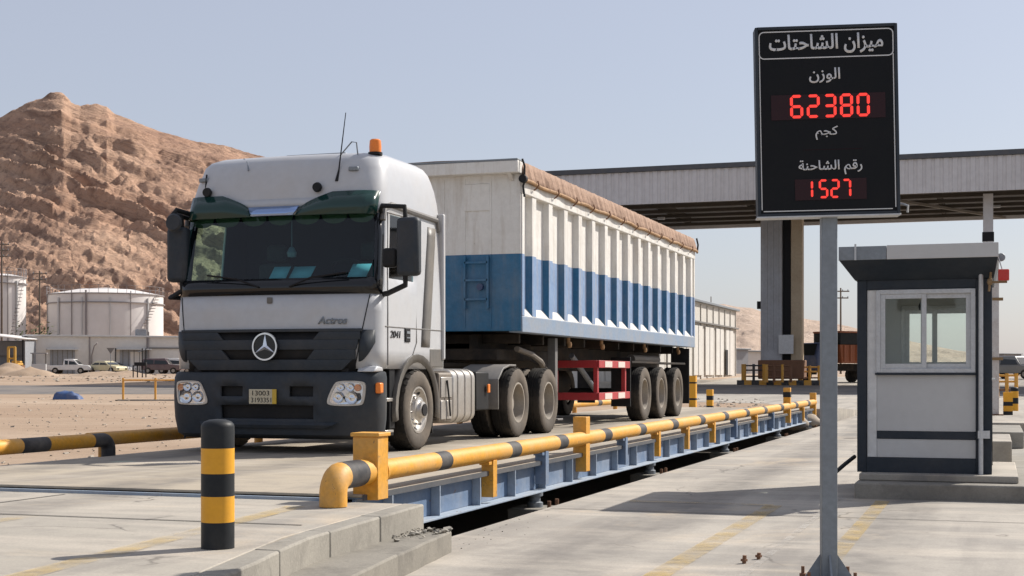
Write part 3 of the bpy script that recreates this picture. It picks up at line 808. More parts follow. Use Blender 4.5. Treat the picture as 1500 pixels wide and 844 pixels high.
# grille panel with slots
gp = fpoly([(x, 1.44, .95) for x in frange(-1.08, 1.08, 20)], 'grille', M['black'], .015)
def gband(z0, z1, x0, x1, t0=0, t1=0):
    rows = [[], []]
    for u in frange(0, 1, 10):
        xa = x0 + t0 + (x1 - x0 - t0 - t1) * u; xb = x0 + (x1 - x0) * u
        rows[0].append((xa, front_y(xa, z0) - .05, z0)); rows[1].append((xb, front_y(xb, z1) - .05, z1))
    return rows
m = MB()
m.grid(gband(1.405, 1.44, -1.17, 1.17)); m.grid(gband(1.20, 1.315, -1.13, 1.13, .03, .03)); m.grid(gband(.965, 1.085, -1.06, 1.06, .13, .13))
for sgn in (-1, 1):
    a = sgn * 1.15; b = sgn * .66
    m.grid(gband(1.315, 1.405, min(a, b), max(a, b), .0 if sgn < 0 else -.08, -.08 if sgn < 0 else .0))
    a = sgn * 1.09; b = sgn * .60
    m.grid(gband(1.085, 1.20, min(a, b), max(a, b), .0 if sgn < 0 else -.10, -.10 if sgn < 0 else 0))
m.build('grille_frame', M['slate'], gp, solid=.035, bevel=.004)
for sgn in (-1, 1):                                                  # dark corner pieces beside the grille
    rows = [[], []]
    for x in frange(1.12, 1.285, 8):
        u = (x - 1.12) / .165
        rows[0].append((sgn * x, front_y(x, 1.1) - .016, 1.06 + .22 * u * u)); rows[1].append((sgn * x, front_y(x, 1.4) - .016, 1.425))
    m = MB(); m.grid(rows); m.build('corner_panel', M['slate'], TR, solid=.015)
for sgn in (-1, 1):                                                  # bonnet flap seams
    pts = []
    for u in frange(0, 1, 10):
        z = .97 + .86 * u; x = sgn * (1.055 + .17 * u ** .8)
        pts.append((x, front_y(x, z) - .003, z))
    m = MB(); m.tube(pts, .006, 6); m.build('bonnet_seam', M['black'], TR)
# emblem
m = MB(); m.lathe([(0, -.0), (.15, -.0), (.15, -.02), (0, -.02)], 40, 'y', (0, -.055, 1.235)); em = m.build('emblem', M['blackgloss'], TR)
m = MB(); m.lathe([(.142, -.03), (.160, -.03), (.166, -.015), (.160, 0), (.142, 0)], 48, 'y', (0, -.06, 1.235), closed=True); m.build('emblem_ring', M['chrome'], em)
m = MB(); c0 = Vector((0, -.092, 1.235))
for k in range(3):
    a = math.pi / 2 + k * 2 * math.pi / 3
    tip = Vector((math.cos(a) * .15, -.078, 1.235 + math.sin(a) * .15))
    q1 = Vector((math.cos(a + math.pi / 3) * .03, -.078, 1.235 + math.sin(a + math.pi / 3) * .03)); q2 = Vector((math.cos(a - math.pi / 3) * .03, -.078, 1.235 + math.sin(a - math.pi / 3) * .03))
    m.add([c0, q1, tip, q2], [(0, 1, 2), (0, 2, 3)])
m.build('emblem_star', M['chrome'], em, smooth=0)
m = MB(); m.box(-.035, .035, .0, .02, 0, .07); m.build('bonnet_lock', M['graystripe'], TR, loc=(0, front_y(0, 1.76) - .015, 1.74), bevel=.008)
text('Actros', 'model_badge', M['galv'], TR, (.80, front_y(.8, 1.5) - .01, 1.535), (R(88), 0, R(3)), width=.36, height=.085, thick=.012, shear=.25, bold=.01)
# wipers on the black strip below the glass
for x0, x1 in ((-.15, -.85), (.25, .95)):
    pts = [(x0, front_y(x0, 1.93) - .02, 1.93), (x0 + (x1 - x0) * .4, front_y(x0, 2.0) - .035, 2.03), (x1, front_y(x1, 2.1) - .03, 2.085)]
    m = MB(); m.tube(pts, .012, 6); m.build('wiper', M['dark'], TR)
# bumper
BL = [(.17, 1.27, .06, .26), (.22, 1.33, -.02, .26), (.40, 1.355, -.05, .26), (.56, 1.36, -.06, .26), (.66, 1.36, -.065, .26), (.78, 1.36, -.06, .26), (.88, 1.36, -.05, .26), (.935, 1.35, -.02, .25), (.95, 1.33, .01, .24)]
BX = frange(-1.1, 1.1, 22)
def bump_ring(z, w, yf, r, off=0.0):
    pts = []; ys = yf + r + .06
    pts.append((w + off, .31)); pts.append((w + off, ys))
    for k in range(1, 7):
        a = math.pi / 2 * k / 6; pts.append((w - r + (r + off) * math.cos(a), ys - (r + off) * math.sin(a)))
    for x in BX[::-1][1:-1]: pts.append((x * (w - r) / 1.1, yf + .06 * (abs(x) / 1.1) ** 2 - off))
    for k in range(0, 7):
        a = math.pi / 2 * (1 - k / 6); pts.append((-(w - r) - (r + off) * math.cos(a), ys - (r + off) * math.sin(a)))
    pts.append((-w - off, ys)); pts.append((-w - off, .31))
    return [(x, y, z) for x, y in pts]
m = MB(); mk = MB(); rings = [bump_ring(*l) for l in BL]; rin = [bump_ring(*l, -.06) for l in BL]
for i in range(len(BL) - 1):
    for j in range(len(rings[0]) - 1):
        xm = (rings[i][j][0] + rings[i][j + 1][0]) / 2; z0 = BL[i][0]; fr_ = 8 <= j <= 29
        hole = fr_ and ((abs(z0 - .40) < .01 and abs(xm) < .62) or (abs(z0 - .66) < .01 and .33 < abs(xm) < .60) or (abs(z0 - .22) < .01 and abs(xm - .05) < .1 and False))
        f = [rings[i][j], rings[i][j + 1], rings[i + 1][j + 1], rings[i + 1][j]]
        (mk if hole else m).add([rin[i][j], rin[i][j + 1], rin[i + 1][j + 1], rin[i + 1][j]] if hole else f, [(0, 1, 2, 3)])
bu = m.build('bumper', M['slate'], TR, solid=.055, smooth=40)
mk.build('air_intake', M['black'], bu)
m = MB(); m.grid([[(x, -.085 + .06 * (x / 1.1) ** 2, .30) for x in frange(-.75, .75, 12)], [(x, -.105 + .06 * (x / 1.1) ** 2, .335) for x in frange(-.85, .85, 12)], [(x, -.06 + .06 * (x / 1.1) ** 2, .37) for x in frange(-.9, .9, 12)]])
m.build('bumper_step', M['slate'], bu, smooth=60)
m = MB(); m.box(-1.0, 1.0, .05, .12, .86, .985); m.build('bumper_gap', M['dark'], bu)
# licence plate
m = MB(); m.box(-.20, .13, -.092, -.078, .575, .745); pl = m.build('licence_plate', M['plate'], TR, bevel=.004)
m = MB(); m.box(.10, .152, -.0935, -.077, .575, .745); m.build('plate_strip', M['plateyellow'], pl, bevel=.003)
text('13003', 'plate_digits', M['black'], pl, (-.045, -.0935, .70), (R(90), 0, 0), width=.22, height=.055, thick=.002)
text('3193351', 'plate_digits', M['black'], pl, (-.04, -.0935, .62), (R(90), 0, 0), width=.26, height=.055, thick=.002)
# headlights
def headlight(sgn):
    cx = sgn * 1.01; h = thing('headlight', None, None); h.parent = TR
    def yb(x): 
        ax = abs(x); x0 = 1.36 - .26
        return -.062 + .06 * (min(ax, x0) / 1.1) ** 2 + (0 if ax <= x0 else .26 - math.sqrt(max(0, .26 ** 2 - (ax - x0) ** 2)))
    def outline(g):
        a = []
        for u, v in [(-.20, -.13), (.15, -.13), (.19, -.09), (.21, .10), (.17, .14), (-.10, .14), (-.15, .10), (-.235, -.08)]:
            a.append((cx + sgn * (u * g), .695 + v * g))
        for _ in range(2):
            b = []
            for p, q in zip(a, a[1:] + a[:1]): b += [(p[0] * .75 + q[0] * .25, p[1] * .75 + q[1] * .25), (p[0] * .25 + q[0] * .75, p[1] * .25 + q[1] * .75)]
            a = b
        return a
    def ring(g, off): return [(x, yb(x) - off, z) for x, z in outline(g)]
    m = MB(); a, b = ring(1.06, .012), ring(.92, .012); c, d = ring(1.06, -.03), ring(.92, -.03); n = len(a)
    for i in range(n):
        j = (i + 1) % n
        m.add([a[i], a[j], b[j], b[i]], [(0, 1, 2, 3)]); m.add([a[i], a[j], c[j], c[i]], [(0, 1, 2, 3)]); m.add([b[i], b[j], d[j], d[i]], [(0, 1, 2, 3)])
    m.build('headlight_bezel', M['alloy'], h, smooth=30)
    m = MB(); m.add(ring(.93, .003), [tuple(range(n))]); m.build('reflector', M['chrome'], h, smooth=0)
    for u, v, r in ((-.10, -.04, .065), (.06, -.045, .075), (-.07, .075, .045), (.045, .075, .05), (.135, .07, .04)):
        x, z = cx + sgn * u, .695 + v
        m = MB(); m.lathe([(r, -.026), (r * .9, -.014), (r * .5, -.008), (r * .2, -.014), (0, -.02)], 18, 'y', (x, yb(x), z)); m.build('lamp_bowl', M['lampamber'] if u > .1 else M['chrome'], h, smooth=60)
    m = MB(); m.add(ring(.93, .03), [tuple(range(n))]); m.build('lens', M['lens'], h, smooth=0)
headlight(1); headlight(-1)
m = MB(); m.box(1.31, 1.375, .09, .19, .70, .82); m.build('side_indicator', M['amber'], TR, bevel=.015)
m = MB(); m.prism([(.03, .945), (.30, .945), (.27, 1.0), (.12, 1.015)], 1.10, 1.33, 'x'); m.build('step_cap', M['cabwhite'], TR, bevel=.02)
# entry steps, wheel arch flare and mudguard
for sgn in (-1, 1):
    xa, xb = (1.0, 1.31) if sgn > 0 else (-1.31, -1.0)
    m = MB(); m.box(xa, xb, .50, .66, .28, 1.0); m.box(xa, xb, .48, .63, .20, .26); m.build('entry_step', M['black'], TR, bevel=.01)
    m = MB(); m.box(xb - .06 if sgn > 0 else xa, xb + .012 if sgn > 0 else xa + .06, .36, .60, .24, .27); m.box(xb - .06 if sgn > 0 else xa, xb + .012 if sgn > 0 else xa + .06, .40, .62, .60, .64); m.build('step_tread', M['alloy'], TR, bevel=.005)
    rows = [[], [], []]
    for k in range(17):
        a = R(-12 + k * 204 / 16); 
        for q, (rr, xx) in enumerate(((.60, 1.345), (.70, 1.355), (.73, 1.20))):
            rows[q].append((sgn * xx, 1.28 - rr * math.cos(a) * 1.0, .50 + rr * math.sin(a) * .94))
    m = MB(); m.grid(rows); m.build('wheel_arch', M['graystripe'], TR, solid=.02)
    rows = [[], []]
    for k in range(17):
        a = R(-10 + k * 200 / 16)
        for q, xx in enumerate((1.31, .85)): rows[q].append((sgn * xx, 1.28 - .61 * math.cos(a), .50 + .59 * math.sin(a)))
    m = MB(); m.grid(rows); m.build('mudguard', M['black'], TR, solid=.015)
    m = MB(); m.box(min(sgn * .9, sgn * 1.3), max(sgn * .9, sgn * 1.3), 1.86, 1.89, .18, .98); m.build('mud_flap', M['black'], TR, bevel=.005)
    xs = sorted((sgn * 1.18, sgn * 1.335)); m = MB(); m.box(xs[0], xs[1], 1.70, 2.16, 1.0, 1.24); m.build('lower_panel', M['graystripe'], TR, bevel=.015)
# door details on both sides
for sgn in (1, -1):
    def sp_(y, z, e=.004): return (sgn * (side_x(z) + e), y, z)
    dr = MB()
    for loop in ([(.40, 1.02), (.40, 1.6), (.42, 2.1), (.50, 2.80), (1.27, 2.80), (1.27, 1.3), (1.15, 1.15)],): dr.tube([sp_(y, z) for y, z in loop], .007, 6)
    d_ = dr.build('door', M['greygutter'], TR)
    m = MB(); m.tube([sp_(.33, 1.47), sp_(2.12, 1.47)], .006, 6); m.build('body_seam', M['greygutter'], TR)
    xs = sorted((sgn * 1.325, sgn * 1.345)); m = MB(); m.box(xs[0], xs[1], .90, 1.06, 1.30, 1.47); m.build('door_handle', M['black'], d_, bevel=.01)
    xs = sorted((sgn * 1.343, sgn * 1.352)); m = MB(); m.box(xs[0], xs[1], .93, 1.03, 1.40, 1.43); m.box(xs[0], xs[1], .93, 1.03, 1.345, 1.36); m.build('handle_grip', M['galv'], d_)
    rows = [[sp_(y - .5 * t ** .8 * .0 - (1 - t) * .45, 1.02 + 1.75 * t, .005) for t in frange(0, 1, 14)] for y in (1.58, 1.86)]
    rows = [[sp_(y0 + (y1 - y0) * t ** 1.3, 1.25 + 1.5 * t, .005) for t in frange(0, 1, 14)] for y0, y1 in ((1.42, 1.74), (1.70, 2.0))]
    m = MB(); m.grid(rows); m.build('side_stripe', M['graystripe'], TR, solid=.004)
    m = MB(); m.tube([sp_(.36, 2.70, .0), sp_(.40, 2.84, .01), sp_(.6, 2.90, .012), sp_(2.02, 2.86, .012), sp_(2.08, 2.72, 0)], .035, 8); m.build('rain_gutter', M['greygutter'], TR)
    m = MB(); m.box(*sorted((sgn * 1.27, sgn * 1.36)), 2.10, 2.18, 1.10, 2.95); m.build('rear_fairing', M['cabwhite'], TR, bevel=.02)
text('2041', 'number_badge', M['black'], TR, (1.336, .62, 1.385), (R(90), 0, R(90)), width=.30, height=.085, thick=.004, shear=.15, bold=.01)
# mirrors
def mirror(sgn, yb, xo):
    mm = MB()
    x0, x1 = sorted((sgn * (1.36 + xo), sgn * (1.36 + xo + .27)))
    mm.box(x0, x1, yb, yb + .16, 2.02, 2.68); o = mm.build('mirror', M['slate'], TR, bevel=.05)
    mm = MB(); mm.box(x0 + .03, x1 - .03, yb + .16, yb + .166, 2.06, 2.64); mm.build('mirror_glass', M['chrome'], o)
    xm = sgn * (1.36 + xo + .09)
    mm = MB(); mm.tube([(sgn * 1.27, .34, 2.80), (sgn * 1.36, .18, 2.84), (xm, yb + .06, 2.80), (xm, yb + .08, 2.66)], .028, 10); mm.build('mirror_arm', M['black'], o); mm = MB(); mm.tube([(sgn * 1.31, .33, 1.84), (sgn * 1.42, .2, 1.84), (xm, yb + .08, 1.92), (xm, yb + .08, 2.05)], .032, 10); mm.build('mirror_arm', M['black'], o)
    mm = MB(); mm.box(*sorted((sgn * (1.36 + xo - .17), sgn * (1.36 + xo - .01))), yb + .02, yb + .12, 2.12, 2.34); mm.build('wide_angle_mirror', M['black'], o, bevel=.03) if sgn > 0 else None
mirror(1, -.03, .25); mirror(-1, .12, -.19)
mm = MB(); mm.tube([(-1.20, .34, 2.84), (-1.29, .12, 2.88), (-1.33, .05, 2.78), (-1.30, .06, 2.66)], .03, 10); mm.build('kerb_mirror_arm', M['black'], TR)
mm = MB(); mm.lathe([(0, -.03), (.09, -.03), (.11, .0), (.09, .035), (0, .04)], 16, 'y', (-1.27, .03, 2.72)); mm.build('kerb_mirror', M['slate'], TR)
# roof: beacon, antenna, horn, hatch and marker lamps
m = MB(); m.lathe([(0, 0), (.085, 0), (.085, .03), (0, .03)], 20, loc=(1.06, .66, 3.50)); bc = m.build('beacon', M['black'], TR)
m = MB(); m.lathe([(.07, .03), (.072, .10), (.066, .17), (.05, .185), (0, .187)], 20, loc=(1.06, .66, 3.50)); m.build('beacon_lens', M['amber'], bc)
m = MB(); m.tube([(.73, .30, 3.16), (.74, .34, 3.3), (.80, .40, 3.97)], .009, 6, rr=[.022, .009, .005]); m.build('antenna', M['dark'], TR)
m = MB(); m.tube([(-1.02, .33, 3.10), (-1.02, .36, 3.32)], .012, 6); m.build('antenna', M['dark'], TR)
m = MB(); m.box(-.18, .62, .78, 1.35, 3.53, 3.575); m.build('roof_hatch', M['galv'], TR, bevel=.015)
for x in (-.95, .52):
    m = MB(); m.lathe([(0, -.05), (.05, -.05), (.06, -.02), (.04, .03), (0, .04)], 14, 'y', (x, front_y(x, 3.08) - .02, 3.09)); m.build('roof_lamp', M['black'], TR)
m = MB(); m.box(.86, .98, front_y(.9, 3.3) - .03, front_y(.9, 3.3) + .05, 3.28, 3.33); m.build('marker_lamp', M['galv'], TR, bevel=.01)
m = MB(); m.box(-1.12, -1.0, front_y(1.05, 3.25) - .03, front_y(1.05, 3.25) + .05, 3.23, 3.28); m.build('marker_lamp', M['galv'], TR, bevel=.01)
m = MB(); m.tube([(.68, .5, 3.49), (.84, .48, 3.64), (.90, .48, 3.63), (.90, .52, 3.48)], .008, 6); m.build('roof_handle', M['galv'], TR)
m = MB(); m.tube([(-.62, .55, 3.52), (-.5, .42, 3.45), (-.44, .33, 3.34)], .008, 6); m.build('washer_hose', M['galv'], TR)
# interior
m = MB(); m.prism([(.34, 1.3), (.34, 1.96), (.44, 2.03), (.80, 2.0), (.86, 1.3)], -1.22, 1.22, 'x'); dash = m.build('dashboard', M['interior'], TR, bevel=.02)
for sx in (-.65, .65):
    m = MB(); m.box(sx - .25, sx + .25, 1.0, 1.45, 1.3, 1.75); m.box(sx - .24, sx + .24, 1.38, 1.52, 1.7, 2.32); m.box(sx - .14, sx + .14, 1.40, 1.50, 2.34, 2.56); m.build('seat', M['seat'], TR, bevel=.05)
m = MB(); sw = []
for k in range(25):
    a = 2 * math.pi * k / 24; sw.append((.68 + .23 * math.cos(a), .80 + .17 * math.sin(a), 2.12 - .14 * math.sin(a) + .02))
m.tube(sw, .018, 8); m.cyl((.68, .80, 2.1), (.68, .62, 1.9), .05, 10); m.bar((.46, .80, 2.13), (.90, .80, 2.13), .05, .02); m.build('steering_wheel', M['black'], TR)
m = MB(); m.box(-1.24, 1.24, 1.75, 1.78, 1.3, 3.0); m.build('bunk_curtain', M['interior'], TR)
for x0, x1, z0, z1, yy in ((-.22, .0, 2.04, 2.20, .42), (.02, .30, 2.05, 2.20, .47), (.80, 1.04, 2.05, 2.21, .44)):
    m = MB(); m.add([(x0, yy, z0), (x1, yy, z0), (x1 + .03, yy + .10, z1), (x0 + .03, yy + .10, z1)], [(0, 1, 2, 3)]); tag(m.build('paper', M['paper'], dash, solid=.004))
m = MB()
for k in range(7):
    x = -1.05 + k * .35; pts = [(x + .16 * math.cos(a), .30, 2.76 - .09 * math.sin(a)) for a in frange(math.pi, 0, 8)]
    m.add(pts + [(x + .16, .30, 2.82), (x - .16, .30, 2.82)], [tuple(range(len(pts) + 2))])
m.build('curtain_fringe', M['shrub'], TR, solid=.01)
m = MB(); m.cyl((.12, .36, 2.78), (.12, .36, 2.42), .005, 6); m.lathe([(0, 0), (.05, .01), (.06, .06), (.03, .12), (0, .14)], 10, loc=(.12, .36, 2.29)); m.build('hanging_ornament', M['galv'], TR)
# chassis of the tractor
m = MB()
for sx in (-.45, .45): m.box(sx - .05, sx + .05, .4, 7.3, .72, .98)
for yy in (2.2, 3.4, 4.75, 5.55, 6.35, 7.2): m.box(-.4, .4, yy - .06, yy + .06, .76, .94)
m.box(-.7, .7, .3, 1.9, .5, 1.0); m.build('chassis', M['grime'], TR, bevel=.01)
for yy in (1.28, 5.0, 6.5):
    m = MB(); m.cyl((-1.05, yy, .49), (1.05, yy, .49), .09, 14); m.lathe([(0, -.2), (.2, -.12), (.24, 0), (.2, .12), (0, .2)], 16, 'x', (0, yy, .49)); m.build('axle', M['grime'], TR)
m = MB(); m.lathe([(0, 0), (.5, 0), (.5, .05), (.2, .07), (0, .07)], 28, loc=(0, 5.5, 1.03)); m.build('fifth_wheel', M['grime'], TR)
def rrect(x0, x1, z0, z1, r, n=5):
    o = []
    for cx, cz, a0 in ((x1 - r, z1 - r, 0), (x0 + r, z1 - r, 90), (x0 + r, z0 + r, 180), (x1 - r, z0 + r, 270)):
        for k in range(n + 1):
            a = R(a0 + 90 * k / n); o.append((cx + r * math.cos(a), cz + r * math.sin(a)))
    return o
for sgn in (1, -1):
    a, b = sorted((sgn * .62, sgn * 1.29))
    m = MB(); m.prism(rrect(a, b, .28, .98, .12), 2.62, 3.46, 'y'); ft = m.build('fuel_tank', M['alloy'], TR, bevel=.02)
    for yy in (2.78, 3.05, 3.30):
        m = MB(); m.prism(rrect(a - .01, b + .012, .27, .99, .125), yy, yy + .05, 'y'); m.build('tank_strap', M['alloy'], ft, bevel=.006)
    m = MB(); m.cyl((sgn * .95, 2.95, .97), (sgn * .95, 2.95, 1.04), .06, 14); m.build('filler_cap', M['black'], ft)
    m = MB(); m.box(a + .02, b - .0, 2.12, 2.60, .30, .94); bx_ = m.build('battery_box', M['rimdark'], TR, bevel=.03)
    xs = sorted((b if sgn > 0 else a, (b if sgn > 0 else a) + sgn * .012))
    m = MB(); m.box(xs[0], xs[1], 2.17, 2.55, .62, .88); m.box(xs[0], xs[1], 2.17, 2.34, .34, .58); m.box(xs[0], xs[1], 2.37, 2.55, .34, .58); m.build('box_lid', M['alloy'], bx_, bevel=.006)
    m = MB(); m.tube([(xs[1] + .01 * sgn, 2.35, .84), (xs[1] + .03 * sgn, 2.37, .6), (xs[1] + .02 * sgn, 2.44, .38)], .012, 6); m.build('hose', M['black'], bx_)
    m = MB(); m.box(a + .02, b - .01, 3.52, 4.05, .42, .95); m.build('air_tank_cover', M['black'], TR, bevel=.02)
    rows = [[], []]
    for k in range(15):
        t = k / 14
        if t < .3: p = (4.30 - .02 * t, .42 + .45 * t / .3)
        else:
            u = (t - .3) / .7; p = (4.30 + 2.8 * u, .90 + .16 * math.sin(min(1, u * 6) * math.pi / 2))
        rows[0].append((sgn * 1.33, p[0], p[1])); rows[1].append((sgn * .72, p[0], p[1]))
    m = MB(); m.grid([r[:8] for r in rows]); m.build('rear_fender', M['greygutter'], TR, solid=.03, bevel=.006)
    m = MB(); m.box(*sorted((sgn * 1.3, sgn * 1.325)), 3.9, 3.98, .66, .78); m.build('side_reflector', M['amber'], TR, bevel=.008)

# wheels --------------------------------------------------------------
def tyre_bm(r, w, rim_r):
    m = MB(); n = 56; h = w / 2
    prof = [(rim_r, -h * .80), (rim_r + .03, -h * .98), (r * .80, -h * 1.04), (r * .92, -h * .98), (r * .975, -h * .86), (r, -h * .70), (r, -h * .2), (r * .985, -h * .17), (r * .985, -h * .12), (r, -h * .09),
            (r, h * .09), (r * .985, h * .12), (r * .985, h * .17), (r, h * .2), (r, h * .70), (r * .975, h * .86), (r * .92, h * .98), (r * .80, h * 1.04), (rim_r + .03, h * .98), (rim_r, h * .80)]
    m.lathe(prof, n, 'x')
    k = len(prof) - 1
    for i in range(k):
        if i < 4 or i >= k - 4:
            for q in range(n): m.m[i * n + q] = 1
    for q in range(n):                                             # shoulder tread blocks
        if q % 2: continue
        a0, a1 = 2 * math.pi * q / n, 2 * math.pi * (q + .9) / n
        for s in (-1, 1):
            x0, x1 = s * h * .66, s * h * .90; vs = []
            for a in (a0, a1):
                for x, rr in ((x0, r - .004), (x0, r + .010), (x1, r * .968), (x1, r * .985)): vs.append((x, rr * math.cos(a), rr * math.sin(a)))
            m.add(vs, [(1, 3, 7, 5), (0, 1, 5, 4), (3, 2, 6, 7), (0, 2, 3, 1), (4, 5, 7, 6)])
    return m
def make_wheel(r, dual, kind):
    w = thing('wheel', None, None); rim_r = r * .56
    if dual:
        for x in (-.16, .17): tyre_bm(r, .28, rim_r).build('tyre', [M['tyre'], M['tyreside']], w, loc=(x - .17, 0, 0), smooth=50, fix=True)
    else: tyre_bm(r, .30, rim_r).build('tyre', [M['tyre'], M['tyreside']], w, smooth=50)
    m = MB()
    if kind == 'steer':
        m.lathe([(rim_r + .012, .125), (rim_r + .012, .14), (rim_r - .01, .14), (rim_r - .02, .11), (rim_r - .05, .075), (.20, .085), (.17, .10), (.155, .15), (.115, .155), (.105, .165), (.10, .20), (.06, .215), (0, .215)], 40, 'x')
        rim = m.build('rim', M['alloy'], w, smooth=40)
        for k in range(10):
            a = 2 * math.pi * k / 10
            q = MB(); q.cyl((.09, .168 * math.cos(a), .168 * math.sin(a)), (.125, .168 * math.cos(a), .168 * math.sin(a)), .016, 8); q.build('wheel_nut', M['chrome'], w)
            b_ = a + math.pi / 10
            q = MB(); q.cyl((.078, .235 * math.cos(b_), .235 * math.sin(b_)), (.0885, .225 * math.cos(b_), .225 * math.sin(b_)), .024, 12); q.build('vent_hole', M['dark'], w)
        q = MB(); q.lathe([(0, .0), (.075, .0), (.075, .012), (0, .012)], 20, 'x', (.21, 0, 0)); q.build('hub_cap', M['dark'], w)
    else:
        o = -.0
        m.lathe([(rim_r + .012, .115 + o), (rim_r + .012, .13 + o), (rim_r - .012, .13 + o), (rim_r - .02, .08), (rim_r - .035, -.06), (rim_r - .06, -.12), (.19, -.13), (.16, -.12), (.15, -.02), (.13, .02), (.06, .03), (0, .03)], 40, 'x')
        m.build('rim', M['rim'], w, smooth=40)
        for k in range(10):
            a = 2 * math.pi * k / 10
            q = MB(); q.cyl((-.13, .20 * math.cos(a), .20 * math.sin(a)), (-.09, .20 * math.cos(a), .20 * math.sin(a)), .016, 8); q.build('wheel_nut', M['rimdark'], w)
    return w
protos = {}
def place_wheel(key, parent, side, y, r):
    args = {'steer': (r, False, 'steer'), 'drive': (r, True, 'dish'), 'trailer': (r, False, 'dish')}[key]
    if key not in protos: w = make_wheel(*args); protos[key] = w
    else: w = copy_tree(protos[key])
    w.parent = parent; x = {'steer': 1.22, 'drive': 1.27, 'trailer': 1.24}[key]
    w.location = (side * x, y, r); w.rotation_euler = (random.uniform(0, 1) if side > 0 else 0, 0, 0 if side > 0 else math.pi)
for sd in (1, -1):
    place_wheel('steer', TR, sd, 1.28, .485)
    for yy in (5.0, 6.5): place_wheel('drive', TR, sd, yy, .505)

# ================================================================== TRAILER
TL = thing('tipper_trailer', 'long white and blue ribbed tipper trailer covered with a tan tarpaulin', 'trailer', (-7.9, 19.9, .38))
LT = 12.76
FLANK = {1: (3,), -1: (3,)}   # rib flank facing the cab gets the deep blue, its shade painted in
for sgn in (1, -1):
    m = MB(); m.box(*sorted((sgn * 1.20, sgn * 1.27)), .03, LT - .03, 1.80, 3.58); m.build('side_wall', M['trailerside'], TL)
    m = MB(); m.box(*sorted((sgn * 1.16, sgn * 1.37)), .0, LT, 1.53, 1.77); m.build('bottom_rail', M['railblue'], TL, bevel=.012)
    m = MB(); m.prism([(sgn * 1.27, 1.90), (sgn * 1.27, 1.77), (sgn * 1.365, 1.77)], .03, LT - .03, 'y'); m.build('rail_bevel', M['ladder'], TL)
    m = MB(); m.box(*sorted((sgn * 1.17, sgn * 1.375)), .0, LT, 3.56, 3.74); m.build('top_rail', M['trailerside'], TL, bevel=.012)
    for k in range(15):
        y = .60 + k * (LT - .95) / 14
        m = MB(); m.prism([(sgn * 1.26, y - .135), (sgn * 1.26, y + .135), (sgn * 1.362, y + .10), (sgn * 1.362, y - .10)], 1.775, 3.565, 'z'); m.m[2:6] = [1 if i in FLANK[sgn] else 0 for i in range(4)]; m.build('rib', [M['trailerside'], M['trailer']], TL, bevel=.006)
    m = MB(); m.box(*sorted((sgn * 1.22, sgn * 1.368)), .0, .12, 1.772, 3.558); m.build('corner_post', M['trailerside'], TL, bevel=.008)
    m = MB(); m.box(*sorted((sgn * 1.22, sgn * 1.368)), LT - .12, LT, 1.772, 3.558); m.build('corner_post', M['trailerside'], TL, bevel=.008)
m = MB(); m.box(-1.35, 1.35, -.03, .03, 1.55, 3.98); fw = m.build('front_wall', M['trailer'], TL, bevel=.01)
m = MB(); m.box(-1.33, 1.33, LT - .03, LT + .04, 1.55, 3.74); m.build('tailgate', M['trailer'], TL, bevel=.01)
m = MB(); m.box(-1.2, 1.2, .04, LT - .04, 1.56, 1.64); m.build('floor_pan', M['grime'], TL)
m = MB(); m.box(-1.37, 1.37, -.22, .05, 3.84, 4.02); m.build('front_cap', M['trailer'], TL, bevel=.015)
m = MB(); m.box(-1.37, 1.37, -.225, .05, 4.02, 4.045); m.build('cap_trim', M['galv'], TL, bevel=.004)
for xx in (-.60, 1.22, -1.22):
    m = MB(); m.prism([(-.20, 3.84), (-.03, 3.84), (-.03, 3.48), (-.12, 3.58)] if abs(xx) < 1 else [(-.2, 3.84), (-.03, 3.84), (-.03, 3.74)], xx - (.19 if abs(xx) < 1 else .03), xx + (.19 if abs(xx) < 1 else .03), 'x'); m.build('cap_gusset', M['trailer'], TL, bevel=.008)
m = MB()
for xx in (.50, .86): m.bar((xx, -.085, 1.88), (xx, -.085, 2.66), .035, .03)
for zz in (2.02, 2.30, 2.56): m.bar((.50, -.085, zz), (.86, -.085, zz), .03, .03)
for zz in (1.9, 2.62):
    for xx in (.50, .86): m.bar((xx, -.085, zz), (xx, -.02, zz), .03, .03)
m.build('ladder', M['trailer'], TL)
m = MB(); m.box(.48, .88, -.045, -.028, 3.32, 3.72); m.build('hatch_plate', M['trailer'], TL, bevel=.01)
m = MB(); m.box(-.10, .04, -.045, -.028, 2.85, 3.2); m.build('vent_plate', M['ladder'], TL, bevel=.01)
for xx in (.15, .48, .89):
    m = MB(); m.box(xx - .012, xx + .012, -.04, -.028, 1.6, 3.8); m.build('wall_seam', M['trailer'], TL)
m = MB(); m.cyl((.74, -.10, 2.2), (.74, -.03, 2.2), .05, 12); m.build('bracket', M['navy'], TL)
# tarpaulin over the load, wavy skirts held by roll bars
rows = []
ny = 260
for k in range(ny + 1):
    y = -.02 + (LT + .04) * k / ny; row = []
    wv = .020 * math.sin(k * 1.9) + .012 * math.sin(k * .83 + 1) + .012 * mnoise.noise(Vector((k * .9, 0, 0)))
    sag = -.02 * abs(math.sin(k * math.pi / 12))
    for x, z, a in ((-1.41, 3.74, 1), (-1.385, 3.84, 1), (-1.36, 3.94, .9), (-1.335, 4.045, .5), (-1.30, 4.058, .1), (-.6, 4.08, 0), (0, 4.09, 0), (.6, 4.08, 0), (1.30, 4.058, .1), (1.335, 4.045, .5), (1.36, 3.94, .9), (1.385, 3.84, 1), (1.41, 3.74, 1)):
        row.append((x + (wv * a if x > 0 else -wv * a), y, z + sag * (1 if abs(x) < 1.3 else .3)))
    rows.append(row)
m = MB(); m.grid(rows); m.build('tarpaulin', M['tarp'], TL, solid=.008, smooth=60)
